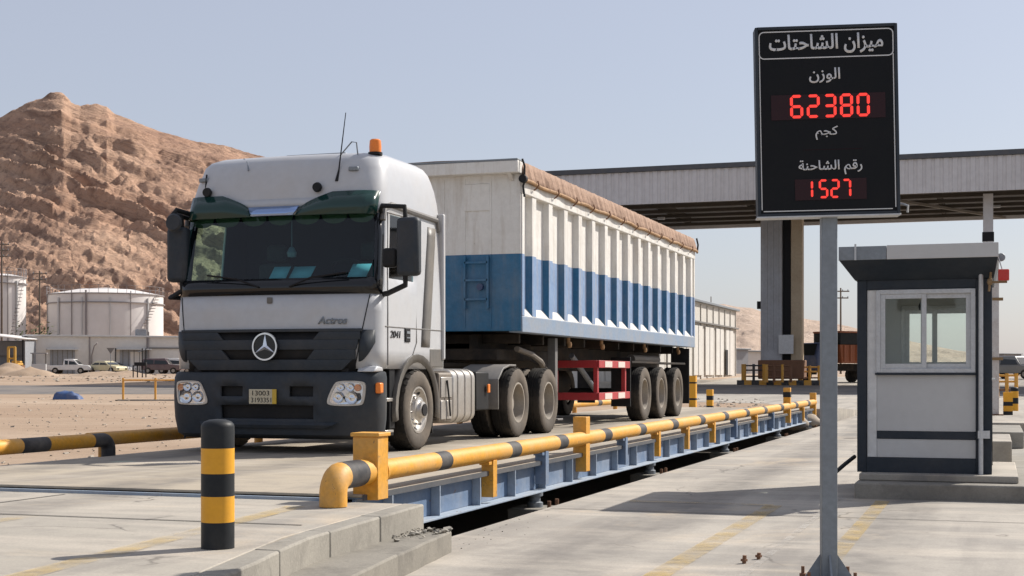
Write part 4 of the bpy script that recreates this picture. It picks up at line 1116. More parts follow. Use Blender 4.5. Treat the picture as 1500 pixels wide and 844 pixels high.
for sgn in (1, -1):
    m = MB(); m.tube([(sgn * (1.405 + .012 * math.sin(k * 1.3)), -.05 + (LT + .1) * k / 60, 3.745 + .010 * math.sin(k * .9)) for k in range(61)], .030, 10); rb = m.build('roll_bar', M['tarproll'], TL)
    for k in range(12):
        y = .5 + k * 1.05; m = MB(); m.tube([(sgn * 1.45, y, 3.80), (sgn * 1.465, y, 3.74), (sgn * 1.43, y, 3.69), (sgn * 1.385, y, 3.66)], .012, 6); m.build('hook', M['rust'], rb)
m = MB(); m.tube([(1.40, -.10, 4.05), (1.43, -.08, 3.95), (1.42, -.06, 3.82), (1.45, -.08, 3.76), (1.40, -.06, 3.66), (1.42, -.05, 3.5)], .016, 6); m.lathe([(0, -.05), (.06, -.05), (.06, .03), (0, .03)], 12, 'y', (1.41, -.07, 3.76)); m.build('tarp_crank', M['dark'], TL)
m = MB(); m.tube([(1.40, LT + .03, 4.05), (1.43, LT + .05, 3.9), (1.41, LT + .04, 3.7)], .02, 6); m.build('tarp_crank', M['dark'], TL)
# trailer chassis
m = MB()
for sx in (-.5, .5):
    m.prism([(.3, 1.15), (2.6, 1.15), (3.6, .98), (LT - .2, .98), (LT - .2, 1.52), (.3, 1.52)], sx - .07, sx + .07, 'x')
for k in range(11): m.box(-1.15, 1.15, .5 + k * 1.2, .58 + k * 1.2, 1.38, 1.525)
m.build('chassis', M['grime'], TL, bevel=.01)
m = MB(); m.prism([(.2, 1.12), (1.8, 1.12), (2.9, .98), (2.9, 1.3), (.2, 1.3)], -.9, .9, 'x'); m.build('gooseneck', M['grime'], TL, bevel=.02)
m = MB(); m.tube([(1.05, .7, 1.30), (1.1, 1.3, 1.22), (1.05, 1.9, 1.12), (.95, 2.5, .98)], .045, 8); m.build('air_line', M['rimdark'], TL)
for sgn in (1, -1):
    m = MB(); m.box(*sorted((sgn * 1.05, sgn * 1.18)), 2.28, 2.42, .55, 1.5); m.box(*sorted((sgn * 1.07, sgn * 1.16)), 2.30, 2.40, .20, .56); m.box(*sorted((sgn * .98, sgn * 1.25)), 2.2, 2.5, .17, .20); m.build('landing_leg', M['greygutter'], TL, bevel=.008)
    g = thing('side_guard', None, None); g.parent = TL
    for z in (.46, 1.03):
        m = MB(); m.box(*sorted((sgn * 1.30, sgn * 1.34)), 4.41, 6.65, z, z + .13); m.box(*sorted((sgn * .45, sgn * 1.295)), 4.41, 4.45, z, z + .13); m.build('guard_rail_bar', M['red'], g, bevel=.005)
        for y in (4.80, 5.75):
            m = MB(); m.box(*sorted((sgn * 1.341, sgn * 1.346)), y, y + .5, z + .012, z + .118); m.build('reflector_strip', M['reflector'], g)
    for y in (4.46, 6.45):
        m = MB(); m.box(*sorted((sgn * 1.22, sgn * 1.295)), y, y + .09, .47, 1.15); m.build('guard_post', M['red'], g, bevel=.005)
    m = MB(); m.box(*sorted((sgn * .5, sgn * .56)), 4.46, 4.52, .5, 1.3); m.build('guard_post', M['red'], g, bevel=.005)
    m = MB(); m.box(*sorted((sgn * .95, sgn * 1.33)), 6.72, 6.77, .30, 1.24); m.build('mud_flap', M['black'], TL, bevel=.005)
    m = MB(); m.box(*sorted((sgn * .9, sgn * 1.32)), 6.90, 11.9, 1.13, 1.17); m.build('fender_plate', M['grime'], TL, bevel=.005)
    m = MB(); m.box(*sorted((sgn * .9, sgn * 1.32)), LT - .45, LT - .40, .25, 1.5); m.build('mud_flap', M['black'], TL)
    for y in (2.8, 4.9, 8.2, 11.4):
        m = MB(); m.cyl((sgn * 1.25, y, 1.52), (sgn * 1.25, y, 1.42), .03, 8); m.lathe([(0, -.05), (.03, -.04), (.04, 0), (.03, .05), (0, .05)], 10, 'z', (sgn * 1.27, y, 1.40)); m.build('side_lamp', M['tarproll'], TL)
    m = MB(); m.cyl((sgn * 1.0, 8.1, 1.22), (sgn * 1.0, 10.4, 1.22), .09, 12); m.build('air_tank', M['rimdark'], TL)
m = MB(); m.cyl((0, 5.1, .75), (0, 6.3, .75), .28, 20); m.build('spare_drum', M['grime'], TL)
m = MB(); m.cyl((.75, 4.7, 1.25), (.78, 6.2, .62), .05, 10); m.build('hydraulic_ram', M['galv'], TL)
for yy in (7.75, 9.25, 10.85):
    m = MB(); m.cyl((-1.05, yy, .53), (1.05, yy, .53), .08, 12); m.build('axle', M['grime'], TL)
    for sd in (1, -1): place_wheel('trailer', TL, sd, yy, .53)

# ================================================================== DISPLAY SIGN
SG = thing('weight_display_sign', 'tall black display board with red numbers on a grey post at the roadside', 'display sign', (-.975, 9.08, 0), R(14.5))
m = MB(); m.box(-.048, .048, -.048, .048, .012, 2.33); m.build('post', M['galv'], SG, bevel=.006)
m = MB(); m.box(-.17, .17, -.17, .17, .004, .018); m.build('base_plate', M['galv'], SG, bevel=.003)
for a in range(4):
    m = MB(); m.prism([(.052, .018), (.16, .018), (.052, .18)], -.006, .006, 'y'); m.build('gusset', M['galv'], SG, rot=(0, 0, a * math.pi / 2))
for sx in (-1, 1):
    for sy in (-1, 1):
        m = MB(); m.cyl((sx * .14, sy * .14, .018), (sx * .14, sy * .14, .085), .011, 8); m.cyl((sx * .14, sy * .14, .018), (sx * .14, sy * .14, .04), .022, 6); m.build('anchor_bolt', M['rust'], SG)
BH, BW = 1.245, .90
bd = thing('board', None, None); bd.parent = SG; bd.location = (-.012, -.09, 2.286); bd.rotation_euler = (0, R(-1.0), 0); bd.scale = (.945, 1, .925)
m = MB(); m.box(-BW / 2, BW / 2, -.0, .11, 0, BH); m.build('cabinet', M['signblack'], bd, bevel=.004)
m = MB()
for x0, x1, z0, z1 in ((-BW / 2 - .008, -BW / 2 + .012, -.008, BH + .008), (BW / 2 - .012, BW / 2 + .008, -.008, BH + .008), (-BW / 2 + .012, BW / 2 - .012, -.008, .010), (-BW / 2 + .012, BW / 2 - .012, BH - .010, BH + .008)): m.box(x0, x1, -.012, .112, z0, z1)
m.build('frame', M['boothnavy'], bd, bevel=.003)
m = MB(); m.box(-BW / 2 - .012, BW / 2 + .012, -.014, .11, -.02, -.0085); m.build('frame_lip', M['alu'], bd, bevel=.002)
def rr_line(x0, x1, z0, z1, r, w, name):
    p = rrect(x0, x1, z0, z1, r, 6); q = rrect(x0 + w, x1 - w, z0 + w, z1 - w, r - w, 6); m = MB(); n = len(p)
    for i in range(n):
        j = (i + 1) % n; m.add([(p[i][0], -.004, p[i][1]), (p[j][0], -.004, p[j][1]), (q[j][0], -.004, q[j][1]), (q[i][0], -.004, q[i][1])], [(0, 1, 2, 3)])
    m.build(name, M['lettering'], bd, smooth=0, solid=.003)
rr_line(-BW / 2 + .016, BW / 2 - .016, BH - .205, BH - .020, .035, .007, 'title_border')
m = MB()
for x in (-BW / 2 + .017, BW / 2 - .023): m.box(x, x + .006, -.005, -.001, .035, BH - .19)
m.box(-BW / 2 + .03, BW / 2 - .04, -.005, -.001, .022, .028); m.build('border_line', M['lettering'], bd)
m = MB(); m.box(-.16, .22, -.003, -.001, .428, .431); m.build('divider', M['signled'], bd)
RF = (R(90), 0, 0)
text(arab('ميزان الشاحتات'), 'title_text', M['lettering'], bd, (.0, -.004, BH - .112), RF, width=.735, height=.135, thick=.003, bold=.022)
text(arab('الوزن'), 'weight_caption', M['lettering'], bd, (-.012, -.004, BH - .322), RF, width=.20, height=.10, thick=.003, bold=.015)
text(arab('كجم'), 'unit_caption', M['lettering'], bd, (-.005, -.004, BH - .705), RF, width=.145, height=.092, thick=.003, bold=.01)
text(arab('رقم الشاحنة'), 'truck_number_caption', M['lettering'], bd, (.015, -.004, BH - .935), RF, width=.41, height=.10, thick=.003, bold=.015)
SEG = {'0': 'abcdef', '1': 'bc', '2': 'abged', '3': 'abgcd', '5': 'afgcd', '6': 'afgedc', '7': 'abc', '8': 'abcdefg'}
def digits(s, cx, cz, w, h, pitch, t, name, panel):
    x0, x1, z0, z1 = panel; m = MB(); m.box(x0, x1, -.004, -.001, z0, z1); p = m.build('led_panel', M['signled'], bd)
    for i, chh in enumerate(s):
        ox = cx + (i - (len(s) - 1) / 2) * pitch; m = MB(); a, b = w / 2, h / 2; g = t * .16; k = t / 2
        def hs(z): m.prism([(ox - a + k + g, z), (ox - a + t + g, z + k), (ox + a - t - g, z + k), (ox + a - k - g, z), (ox + a - t - g, z - k), (ox - a + t + g, z - k)], -.009, -.005, 'y')
        def vs(x, za, zb): m.prism([(x, za + g), (x + k, za + k + g), (x + k, zb - k - g), (x, zb - g), (x - k, zb - k - g), (x - k, za + k + g)], -.009, -.005, 'y')
        ab, at_ = cz - b + k, cz + b - k
        for sg in SEG[chh]:
            if sg == 'a': hs(at_)
            if sg == 'g': hs(cz)
            if sg == 'd': hs(ab)
            X = ox - a + k if sg in 'ef' else ox + a - k
            if chh == '1': X = ox
            if sg in 'bf': vs(X, cz, at_)
            if sg in 'ce': vs(X, ab, cz)
        m.build(name, M['led'], p, smooth=0)
digits('62380', .018, BH - .526, .084, .155, .107, .018, 'weight_digit', (-.36, .375, BH - .613, BH - .446))
digits('1527', .005, BH - 1.078, .060, .125, .074, .014, 'number_digit', (-.215, .245, BH - 1.151, BH - 1.011))
m = MB(); m.box(-.16, .13, -.07, .07, 2.285, 2.297); m.build('mounting_plate', M['alu'], SG, bevel=.002)
m = MB(); m.tube([(BW / 2 - .02, -.0, 2.36), (BW / 2 + .03, -.03, 2.34), (BW / 2 + .028, -.02, 2.30)], .008, 6); m.build('cable', M['alu'], SG)
for k, (x, y, h) in enumerate(((-1.62, 9.80, .06), (-1.56, 10.05, .05))):
    m = MB(); m.cyl((0, 0, .004), (.004, .0, h), .014, 8); m.cyl((0, 0, .02), (0, 0, .035), .024, 6)
    tag(m.build('anchor_stub', M['rust'], loc=(x, y, 0)), ['rusty bolt stub nearest the camera beside the pale grout line', 'rusty bolt stub right behind another on the grout line'][k], 'bolt', 'bolt stubs in the road')

# ================================================================== BOOTH
# island
m = MB(); m.box(-1.38, 3.2, 15.3, 46, -.05, .17); tag(m.build('traffic_island', M['conc_kerb'], bevel=.02), kind='structure')
m = MB(); m.box(-1.36, .24, 15.62, 18.2, .171, .245); tag(m.build('island_plinth', M['conc_slab'], bevel=.012), kind='structure')
BO = thing('guard_booth', 'small grey guard booth with navy frame and sliding windows on the concrete island', 'booth', (-1.40, 15.85, .245))
W_, D_, H_ = 1.38, 1.75, 2.06
m = MB()
for x in (0, W_ - .16):
    for y in (0, D_ - .10): m.box(x, x + .16 if x else .10, y, y + .10, 0, H_)
m.box(.10, W_ - .16, .0, .08, 0, .16); m.box(.1, W_ - .16, D_ - .08, D_, 0, .16); m.box(0, .08, .1, D_ - .1, 0, .16); m.box(W_ - .08, W_, .1, D_ - .1, 0, .16)
m.box(.10, W_ - .16, .0, .08, H_ - .1, H_); m.box(.1, W_ - .16, D_ - .08, D_, H_ - .1, H_)
m.build('frame', M['boothnavy'], BO, bevel=.006)
m = MB(); m.box(.105, .205, .022, .06, .162, H_ - .102); m.build('front_trim', M['boothlight'], BO, bevel=.003)
m = MB(); m.box(.207, W_ - .162, .022, .06, .445, 1.044); m.build('front_panel', M['boothpanel'], BO, bevel=.003)
m = MB(); m.box(.207, W_ - .162, .022, .06, .162, .36); m.build('kick_panel', M['boothpanel'], BO, bevel=.003)
m = MB(); m.box(.207, W_ - .162, .012, .07, .362, .443); m.build('mid_rail', M['boothnavy'], BO, bevel=.003)
def booth_window(x0, x1, y, z0, z1, split, flip, par=BO):
    w = thing('window', None, None); w.parent = par
    m = MB(); e = .045
    m.box(x0, x0 + e, y, y + .07, z0, z1); m.box(x1 - e, x1, y, y + .07, z0, z1); m.box(x0 + e, x1 - e, y, y + .07, z0, z0 + e); m.box(x0 + e, x1 - e, y, y + .07, z1 - e, z1)
    m.build('window_frame', M['alu'], w, bevel=.003)
    for a, b, yo in ((x0 + e, split + .03, .012), (split - .03, x1 - e, .040)):
        m = MB(); s = .05; zz0, zz1 = z0 + e, z1 - e
        m.box(a, a + s, y + yo, y + yo + .022, zz0, zz1); m.box(b - s, b, y + yo, y + yo + .022, zz0, zz1); m.box(a + s, b - s, y + yo, y + yo + .022, zz0, zz0 + s); m.box(a + s, b - s, y + yo, y + yo + .022, zz1 - s, zz1)
        sa = m.build('sash', M['alu'], w, bevel=.002)
        m = MB(); m.box(a + s - .005, b - s + .005, y + yo + .009, y + yo + .013, zz0 + s - .005, zz1 - s + .005); m.build('pane', M['boothglass'], sa, smooth=0)
booth_window(.20, W_ - .165, -.012, 1.07, H_ - .105, .69, 1)
m = MB(); m.box(.19, W_ - .16, -.03, .08, 1.045, 1.067); m.build('sill', M['boothnavy'], BO, bevel=.003)
# back wall with window
m = MB(); m.box(.11, W_ - .16, D_ - .06, D_ - .02, .16, 1.1); m.box(.11, .36, D_ - .06, D_ - .02, 1.1, H_ - .1); m.box(.36, W_ - .16, D_ - .06, D_ - .02, 1.86, H_ - .1); m.build('back_panel', M['boothpanel'], BO)
booth_window(.36, W_ - .16, D_ - .08, 1.1, 1.86, .74, 1)
# side walls
m = MB(); m.box(.02, .06, .1, D_ - .1, .16, 1.05); m.box(.02, .06, .1, .45, 1.05, H_); m.box(.02, .06, 1.45, D_ - .1, 1.05, H_); m.box(.02, .06, .45, 1.45, 1.85, H_); m.build('side_panel', M['boothpanel'], BO)
m = MB(); m.box(.035, .041, .45, 1.45, 1.05, 1.85); m.build('side_window', M['boothglass'], BO, smooth=0)
m = MB(); m.box(W_ - .06, W_ - .02, .1, .35, .16, H_); m.box(W_ - .06, W_ - .02, 1.2, D_ - .1, .16, H_); m.box(W_ - .06, W_ - .02, .35, 1.2, 2.0, H_); m.build('side_panel', M['boothpanel'], BO)
m = MB(); m.box(W_ - .055, W_ - .015, .36, 1.19, .10, 1.10); m.box(W_ - .055, W_ - .015, .36, .46, 1.1, 1.99); m.box(W_ - .055, W_ - .015, 1.09, 1.19, 1.1, 1.99); m.box(W_ - .055, W_ - .015, .46, 1.09, 1.9, 1.99); dd = m.build('door', M['boothlight'], BO, bevel=.004)
m = MB(); m.box(W_ - .038, W_ - .032, .46, 1.09, 1.1, 1.9); m.build('door_pane', M['boothglass'], dd, smooth=0)
m = MB(); m.cyl((W_ - .0, .44, 1.0), (W_ + .03, .44, 1.0), .012, 8); m.bar((W_ + .03, .44, 1.0), (W_ + .03, .56, 1.0), .02, .02); m.build('door_handle', M['alu'], dd)
m = MB(); m.box(0.02, W_ - .02, .02, D_ - .02, .0, .05); m.build('floor_pan', M['boothnavy'], BO)
m = MB(); m.box(.10, W_ - .1, .10, .45, .95, 1.0); m.build('desk', M['wood'], BO)
m = MB(); m.box(.05, W_ - .05, .05, D_ - .05, H_ - .02, H_ + .0); m.build('ceiling_panel', M['boothpanel'], BO)
# roof: flared navy soffit and light fascia
a = [(-.02, -.02), (W_ + .02, -.02), (W_ + .02, D_ + .02), (-.02, D_ + .02)]
b = [(-.16, -.30), (W_ + .06, -.30), (W_ + .06, D_ + .25), (-.16, D_ + .25)]
m = MB(); z0, z1 = H_ + .002, H_ + .20
vs = [(x, y, H_ + .002) for x, y in a] + [(x, y, z1) for x, y in b]
m.add(vs, [(0, 1, 5, 4), (1, 2, 6, 5), (2, 3, 7, 6), (3, 0, 4, 7), (3, 2, 1, 0), (4, 5, 6, 7)]); rf = m.build('roof', M['boothnavy'], BO, bevel=.006)
m = MB(); x0, y0, x1, y1 = -.165, -.305, W_ + .065, D_ + .255
m.box(.33, x1, y0, y0 + .03, z1 + .001, z1 + .15); m.box(x1 - .03, x1, y0 + .03, y1, z1 + .001, z1 + .15); m.box(x0, x1 - .03, y1 - .03, y1, z1 + .001, z1 + .15); m.build('fascia', M['boothpanel'], rf, bevel=.004)
m = MB(); m.box(x0, .327, y0, y0 + .03, z1 + .001, z1 + .145); m.box(x0, x0 + .03, y0 + .03, y1 - .03, z1 + .001, z1 + .145); m.build('worn_fascia', M['galv'], rf, bevel=.004)
m = MB(); m.box(x0 + .03, x1 - .03, y0 + .03, y1 - .03, z1 + .10, z1 + .125); m.build('roof_sheet', M['galv'], rf)
m = MB(); m.box(.0, .02, y0 - .012, y0 - .002, z1 - .0, z1 + .17); m.build('fascia_strap', M['alu'], rf)
m = MB(); m.lathe([(0, 0), (.035, .01), (.04, .06), (.02, .10), (0, .11)], 12, loc=(.66, .35, H_ - .32)); m.cyl((.66, .35, H_ - .22), (.66, .35, H_ - .0), .006, 6); m.build('hanging_lamp', M['black'], BO)
# conduit pole at the booth corner
m = MB(); m.cyl((0, 0, .0), (0, 0, 2.10), .024, 12); m.box(-.03, .09, -.02, .06, .38, .46); tag(m.build('conduit', M['alu'], loc=(-.13, 15.80, .245)), 'thin vertical metal conduit fixed to the right front corner of the booth', 'conduit')
m = MB(); m.tube([(-1.44, 16.0, .40), (-1.52, 15.75, .33), (-1.60, 15.45, .25)], .022, 8); m.cyl((-1.60, 15.45, .25), (-1.60, 15.45, .0), .02, 8); tag(m.build('pipe', M['black']), 'short black pipe sticking out from the left foot of the booth', 'pipe')
# red siren
SI = thing('siren', 'red box siren on a brown bracket at the right of the booth roof', 'siren', (-.02, 15.72, 2.30))
m = MB(); m.box(.06, .17, -.05, .06, -.03, .085); m.build('siren_body', M['redlamp'], SI, bevel=.008)
m = MB(); m.bar((-.05, 0, -.045), (.15, 0, -.045), .03, .022); m.lathe([(0, -.03), (.035, -.02), (.035, .02), (0, .03)], 12, 'x', (-.02, 0, -.04)); m.cyl((-.03, 0, -.14), (-.01, 0, .06), .012, 8); m.build('bracket', M['brass'], SI)
m = MB(); m.tube([(.10, .0, .09), (.08, .02, .16), (.05, .02, .24), (.06, .03, .30)], .006, 6); m.build('cable', M['alu'], SI)
m = MB(); m.lathe([(0, -.02), (.04, -.02), (.045, .0), (.03, .03), (0, .035)], 12, 'y', (.09, .1, .22)); m.build('speaker_horn', M['galv'], SI)
# island blocks, pole and bollards behind the booth
def block(x0, x1, y0, y1, z0, z1, label, mat='conc_kerb'):
    m = MB(); m.box(x0, x1, y0, y1, z0, z1); return tag(m.build('concrete_block', M[mat], bevel=.015), label, 'block', 'concrete blocks on the island')
block(-.6, .21, 18.7, 21.0, .172, .47, 'pale concrete block nearest the booth on its right', 'conc_slab')
block(-.5, .43, 23, 26.2, .172, .42, 'concrete block in the middle of the row behind the booth')
block(-.5, .72, 28, 37, .172, .40, 'long concrete block furthest behind the booth under a thin pole', 'conc_slab')
SP = thing('pole', 'slim rusty white pole standing right behind the booth', 'pole', (.03, 33.0, .402))
m = MB(); m.box(-.075, .075, -.075, .075, .02, 3.4); m.build('post', paint('rust_streaked_white', (.56, .54, .52), .6, dirt=.5, dcol=(.30, .14, .06), scale=3, chips=.5, ccol=(.24, .10, .04)), SP, bevel=.01)
m = MB(); m.box(-.17, .17, -.17, .17, .0, .02); m.build('base_plate', M['rust'], SP)
for z in (1.2, 2.5):
    m = MB(); m.box(-.09, .16, -.09, .09, z, z + .06); m.build('clamp', M['brass'], SP)
bollard('bollard', pt(1476.5, 31.5, .402), .10, .50, [(0, .16, 1), (.16, .4, 0), (.4, .58, 1), (.58, 1, 0)], 'short square yellow and black bollard on the island right of the booth', square=True)
bollard('bollard', pt(1486, 37.5, .18), .10, .78, [(0, .2, 1), (.2, .44, 0), (.44, .64, 1), (.64, .86, 0), (.86, 1, 1)], 'taller round banded bollard at the right edge of the photo')

# ================================================================== CANOPY
CN = thing('canopy', 'long grey sheet metal canopy roof spanning the road behind the sign', 'canopy', pt(1146, 95))
cz = CN.location.z
YF, YB = -7.6, 9.0; ZB, ZT = 12.0 - cz, 14.35 - cz
XL, XR = -34.0, 52.0
m = MB(); n = int((XR - XL) / .5)
for k in range(n):
    x = XL + k * .5
    m.prism([(x, YF), (x + .25, YF), (x + .30, YF + .06), (x + .45, YF + .06), (x + .5, YF), (x + .5, YF + .14), (x, YF + .14)], ZB, ZT - .32, 'z')
m.build('fascia', M['canopy'], CN, smooth=0)
m = MB(); m.box(XL - .05, XR + .05, YF - .12, YF + .25, ZT - .315, ZT); m.build('roof_edge', M['canopydark'], CN, bevel=.02)
m = MB(); m.box(XL, XL + .2, YF + .15, YB, ZB, ZT - .2); m.box(XR - .2, XR, YF + .15, YB, ZB, ZT - .2); m.box(XL, XR, YB - .2, YB, ZB, ZT - .2); m.build('end_fascia', M['canopy'], CN)
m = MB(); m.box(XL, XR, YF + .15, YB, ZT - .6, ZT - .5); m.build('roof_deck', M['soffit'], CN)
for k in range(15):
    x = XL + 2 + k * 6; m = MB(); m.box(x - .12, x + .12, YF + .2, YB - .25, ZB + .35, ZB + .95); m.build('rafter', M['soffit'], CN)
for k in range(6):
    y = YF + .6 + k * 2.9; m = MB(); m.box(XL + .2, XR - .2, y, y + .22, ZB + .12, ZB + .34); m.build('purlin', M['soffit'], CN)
for k in range(7):
    m = MB(); x = XL + 18 + k * 7.3; m.box(x, x + .5, 1.0, 1.3, ZB - .05, ZB + .11); m.build('floodlight', M['alu'], CN, bevel=.02)
for x0 in (-24, 6, 26):
    m = MB(); m.bar((x0, YF + .4, ZB + .05), (x0 + 8, YB - .6, ZB + .05), .16, .16); m.build('brace', M['rimdark'], CN)
# twin pillar
def hcol(x, y, w, z1, mat, nm, z0=.5):
    m = MB(); m.box(x - w / 2, x + w / 2, y - w * .45, y - w * .38, z0, z1); m.box(x - w / 2, x + w / 2, y + w * .38, y + w * .45, z0, z1); m.box(x - w * .06, x + w * .06, y - w * .38, y + w * .38, z0, z1)
    return m.build(nm, mat, CN)
m = MB(); m.box(-1.35, .05, -.6, .6, .5, ZB + .4); m.build('pillar', M['pillar'], CN, bevel=.05)
m = MB()
for x in (-.95, -.55, -.2): m.box(x - .05, x + .05, -.68, -.605, 2.3, ZB + .3)
m.build('pillar_rib', M['pillar'], CN)
m = MB(); m.box(.06, .62, -.15, .55, .5, ZB + .4); m.build('pillar_core', M['dark'], CN)
m = MB(); m.box(.63, 1.35, -.55, .5, .5, ZB + .4); m.build('pillar', M['pillarlit'], CN, bevel=.05)
m = MB(); m.box(-1.5, 1.5, -.8, .8, .35, 1.6); m.build('pillar_base', M['rust'], CN, bevel=.06)
m = MB(); m.box(-.12, .85, -.92, -.86, 2.0, 3.25); m.build('notice_board', M['boothlight'], CN, bevel=.01)
m = MB(); m.box(-1.6, -1.38, -.5, -.1, 5.0, 5.5); m.build('camera_box', M['dark'], CN)
# second column further right, in front of the fascia
cx_ = pt(1447.5, 86); m = MB(); lx, ly = cx_[0] - CN.location.x, cx_[1] - CN.location.y
m.box(lx - .29, lx + .29, ly - .3, ly + .3, 0, ZB + .1); m.build('column', M['canopy'], CN, bevel=.03)
m = MB(); zb_ = 1.30 + (548 - 354) / 2100 * 86 - cz; m.box(lx - .34, lx + .34, ly - .36, ly + .36, zb_, zb_ + .55); m.build('column_clamp', M['dark'], CN, bevel=.03)
# kerbed base with stripes and crash barriers
KB = thing('crash_kerb', 'low striped kerb block round the foot of the grey canopy pillar', 'kerb', (CN.location.x, CN.location.y - 2.2, cz))
for k in range(12):
    m = MB(); x = -2.6 + k * .48; m.box(x, x + .478, -.3, .3, -.1, .28); m.build('kerb_segment', M['yellow'] if k % 2 else M['blackband'], KB, bevel=.02)
m = MB(); m.box(-2.6, 3.15, .302, 3.2, -.1, .24); m.build('kerb_fill', M['conc_kerb'], KB)
def barrier(px, d, label, w, mat, z=.0, posts=3):
    b = thing('crash_barrier', label, 'barrier', (pt(px, d)[0], pt(px, d)[1], pt(px, d)[2] + z), 0, 'crash barriers')
    for k in range(posts):
        x = -w / 2 + w * k / (posts - 1); m = MB(); m.cyl((x, 0, 0), (x, 0, 1.15), .09 if k else .16, 10); m.build('post', M[mat] if k % 2 else M['yellow'], b)
    for z_ in (.35, .75, 1.05):
        m = MB(); m.cyl((-w / 2, 0, z_), (w / 2, 0, z_), .05, 8); m.build('rail', M['rust'] if z_ < .5 else M[mat], b)
barrier(1104, 94, 'rusty black and yellow barrier left of the canopy pillar', 1.3, 'blackband', .2)
barrier(1186, 94, 'orange yellow barrier frame right of the canopy pillar', 1.2, 'yellow', .1)
barrier(1140, 92, 'dark rusty barrier rails in front of the canopy pillar', 1.6, 'rust', .2, 4)
barrier(1468, 70, 'cluttered rusty barrier frame far behind the booth on the right', 1.3, 'yellow', .0, 4)

# ================================================================== WAREHOUSE and far right
def seg_building(name, p0, p1, depth, h, mat, label, cat, zb=None, roof=None, ov=.3):
    """box building whose front runs p0 -> p1; local x along the front, local y into the building"""
    p0 = Vector(p0); p1 = Vector(p1); d = p1 - p0; L = math.hypot(d.x, d.y); a = math.atan2(d.y, d.x)
    t = thing(name, label, cat, (p0.x, p0.y, p0.z if zb is None else zb), a)
    m = MB(); m.box(0, L, 0, depth, -.5, h); m.build('wall', mat, t)
    if roof: m = MB(); m.box(-ov, L + ov, -ov, depth + ov, h + .002, h + .18); m.build('roof', roof, t, bevel=.02)
    return t, L
x_w = -21.7; yA, yB = 88.0, 142.0
WH, L = seg_building('warehouse', (x_w, 78, .75), (x_w, 127, .9), 16, 6.1, M['warehouse'], 'beige metal warehouse with tall pale doors behind the trailer', 'warehouse', .75, M['galv'])
for k in range(9):
    x = L - 2.2 - k * 4.6
    m = MB(); m.box(x - 3.4, x, -.12, -.002, .45, 4.3); dr = m.build('sliding_door', M['warehousedoor'], WH, bevel=.02)
    m = MB(); m.box(x - 1.75, x - 1.68, -.15, -.121, .45, 4.3); m.build('door_gap', M['tankring'], dr)
for x in frange(1, L - .6, 18):
    m = MB(); m.box(x - .05, x + .05, -.09, -.002, 0, 6.0); m.build('wall_post', M['warehouse'], WH)
m = MB(); m.box(L - 6.1, L - 5.2, -.2, -.13, .45, 2.6); m.build('doorway', M['dark'], WH)
m = MB(); m.box(-1, L + .5, -2.6, -.25, -.8, .12); m.build('loading_ledge', M['conc_slab'], WH)
m = MB(); m.box(0, L, -.28, -.005, 4.5, 4.62); m.build('door_track', M['greygutter'], WH)
for k, (px0, px1, d, h, mt, lab) in enumerate([(1076, 1096, 190, 3.2, 'shed', 'small grey shed between the warehouse and the canopy pillar'), (1096, 1122, 195, 3.0, 'white', 'low white hut left of the canopy pillar'), (1470, 1496, 330, 4.5, 'shed', 'long low grey building on the far right skyline'), (1500, 1560, 300, 3.6, 'white', 'pale flat building partly outside the right edge')]):
    seg_building('hut', pt(px0, d), pt(px1, d + 2), 6, h, M[mt], lab, 'hut', None, M['galv'])

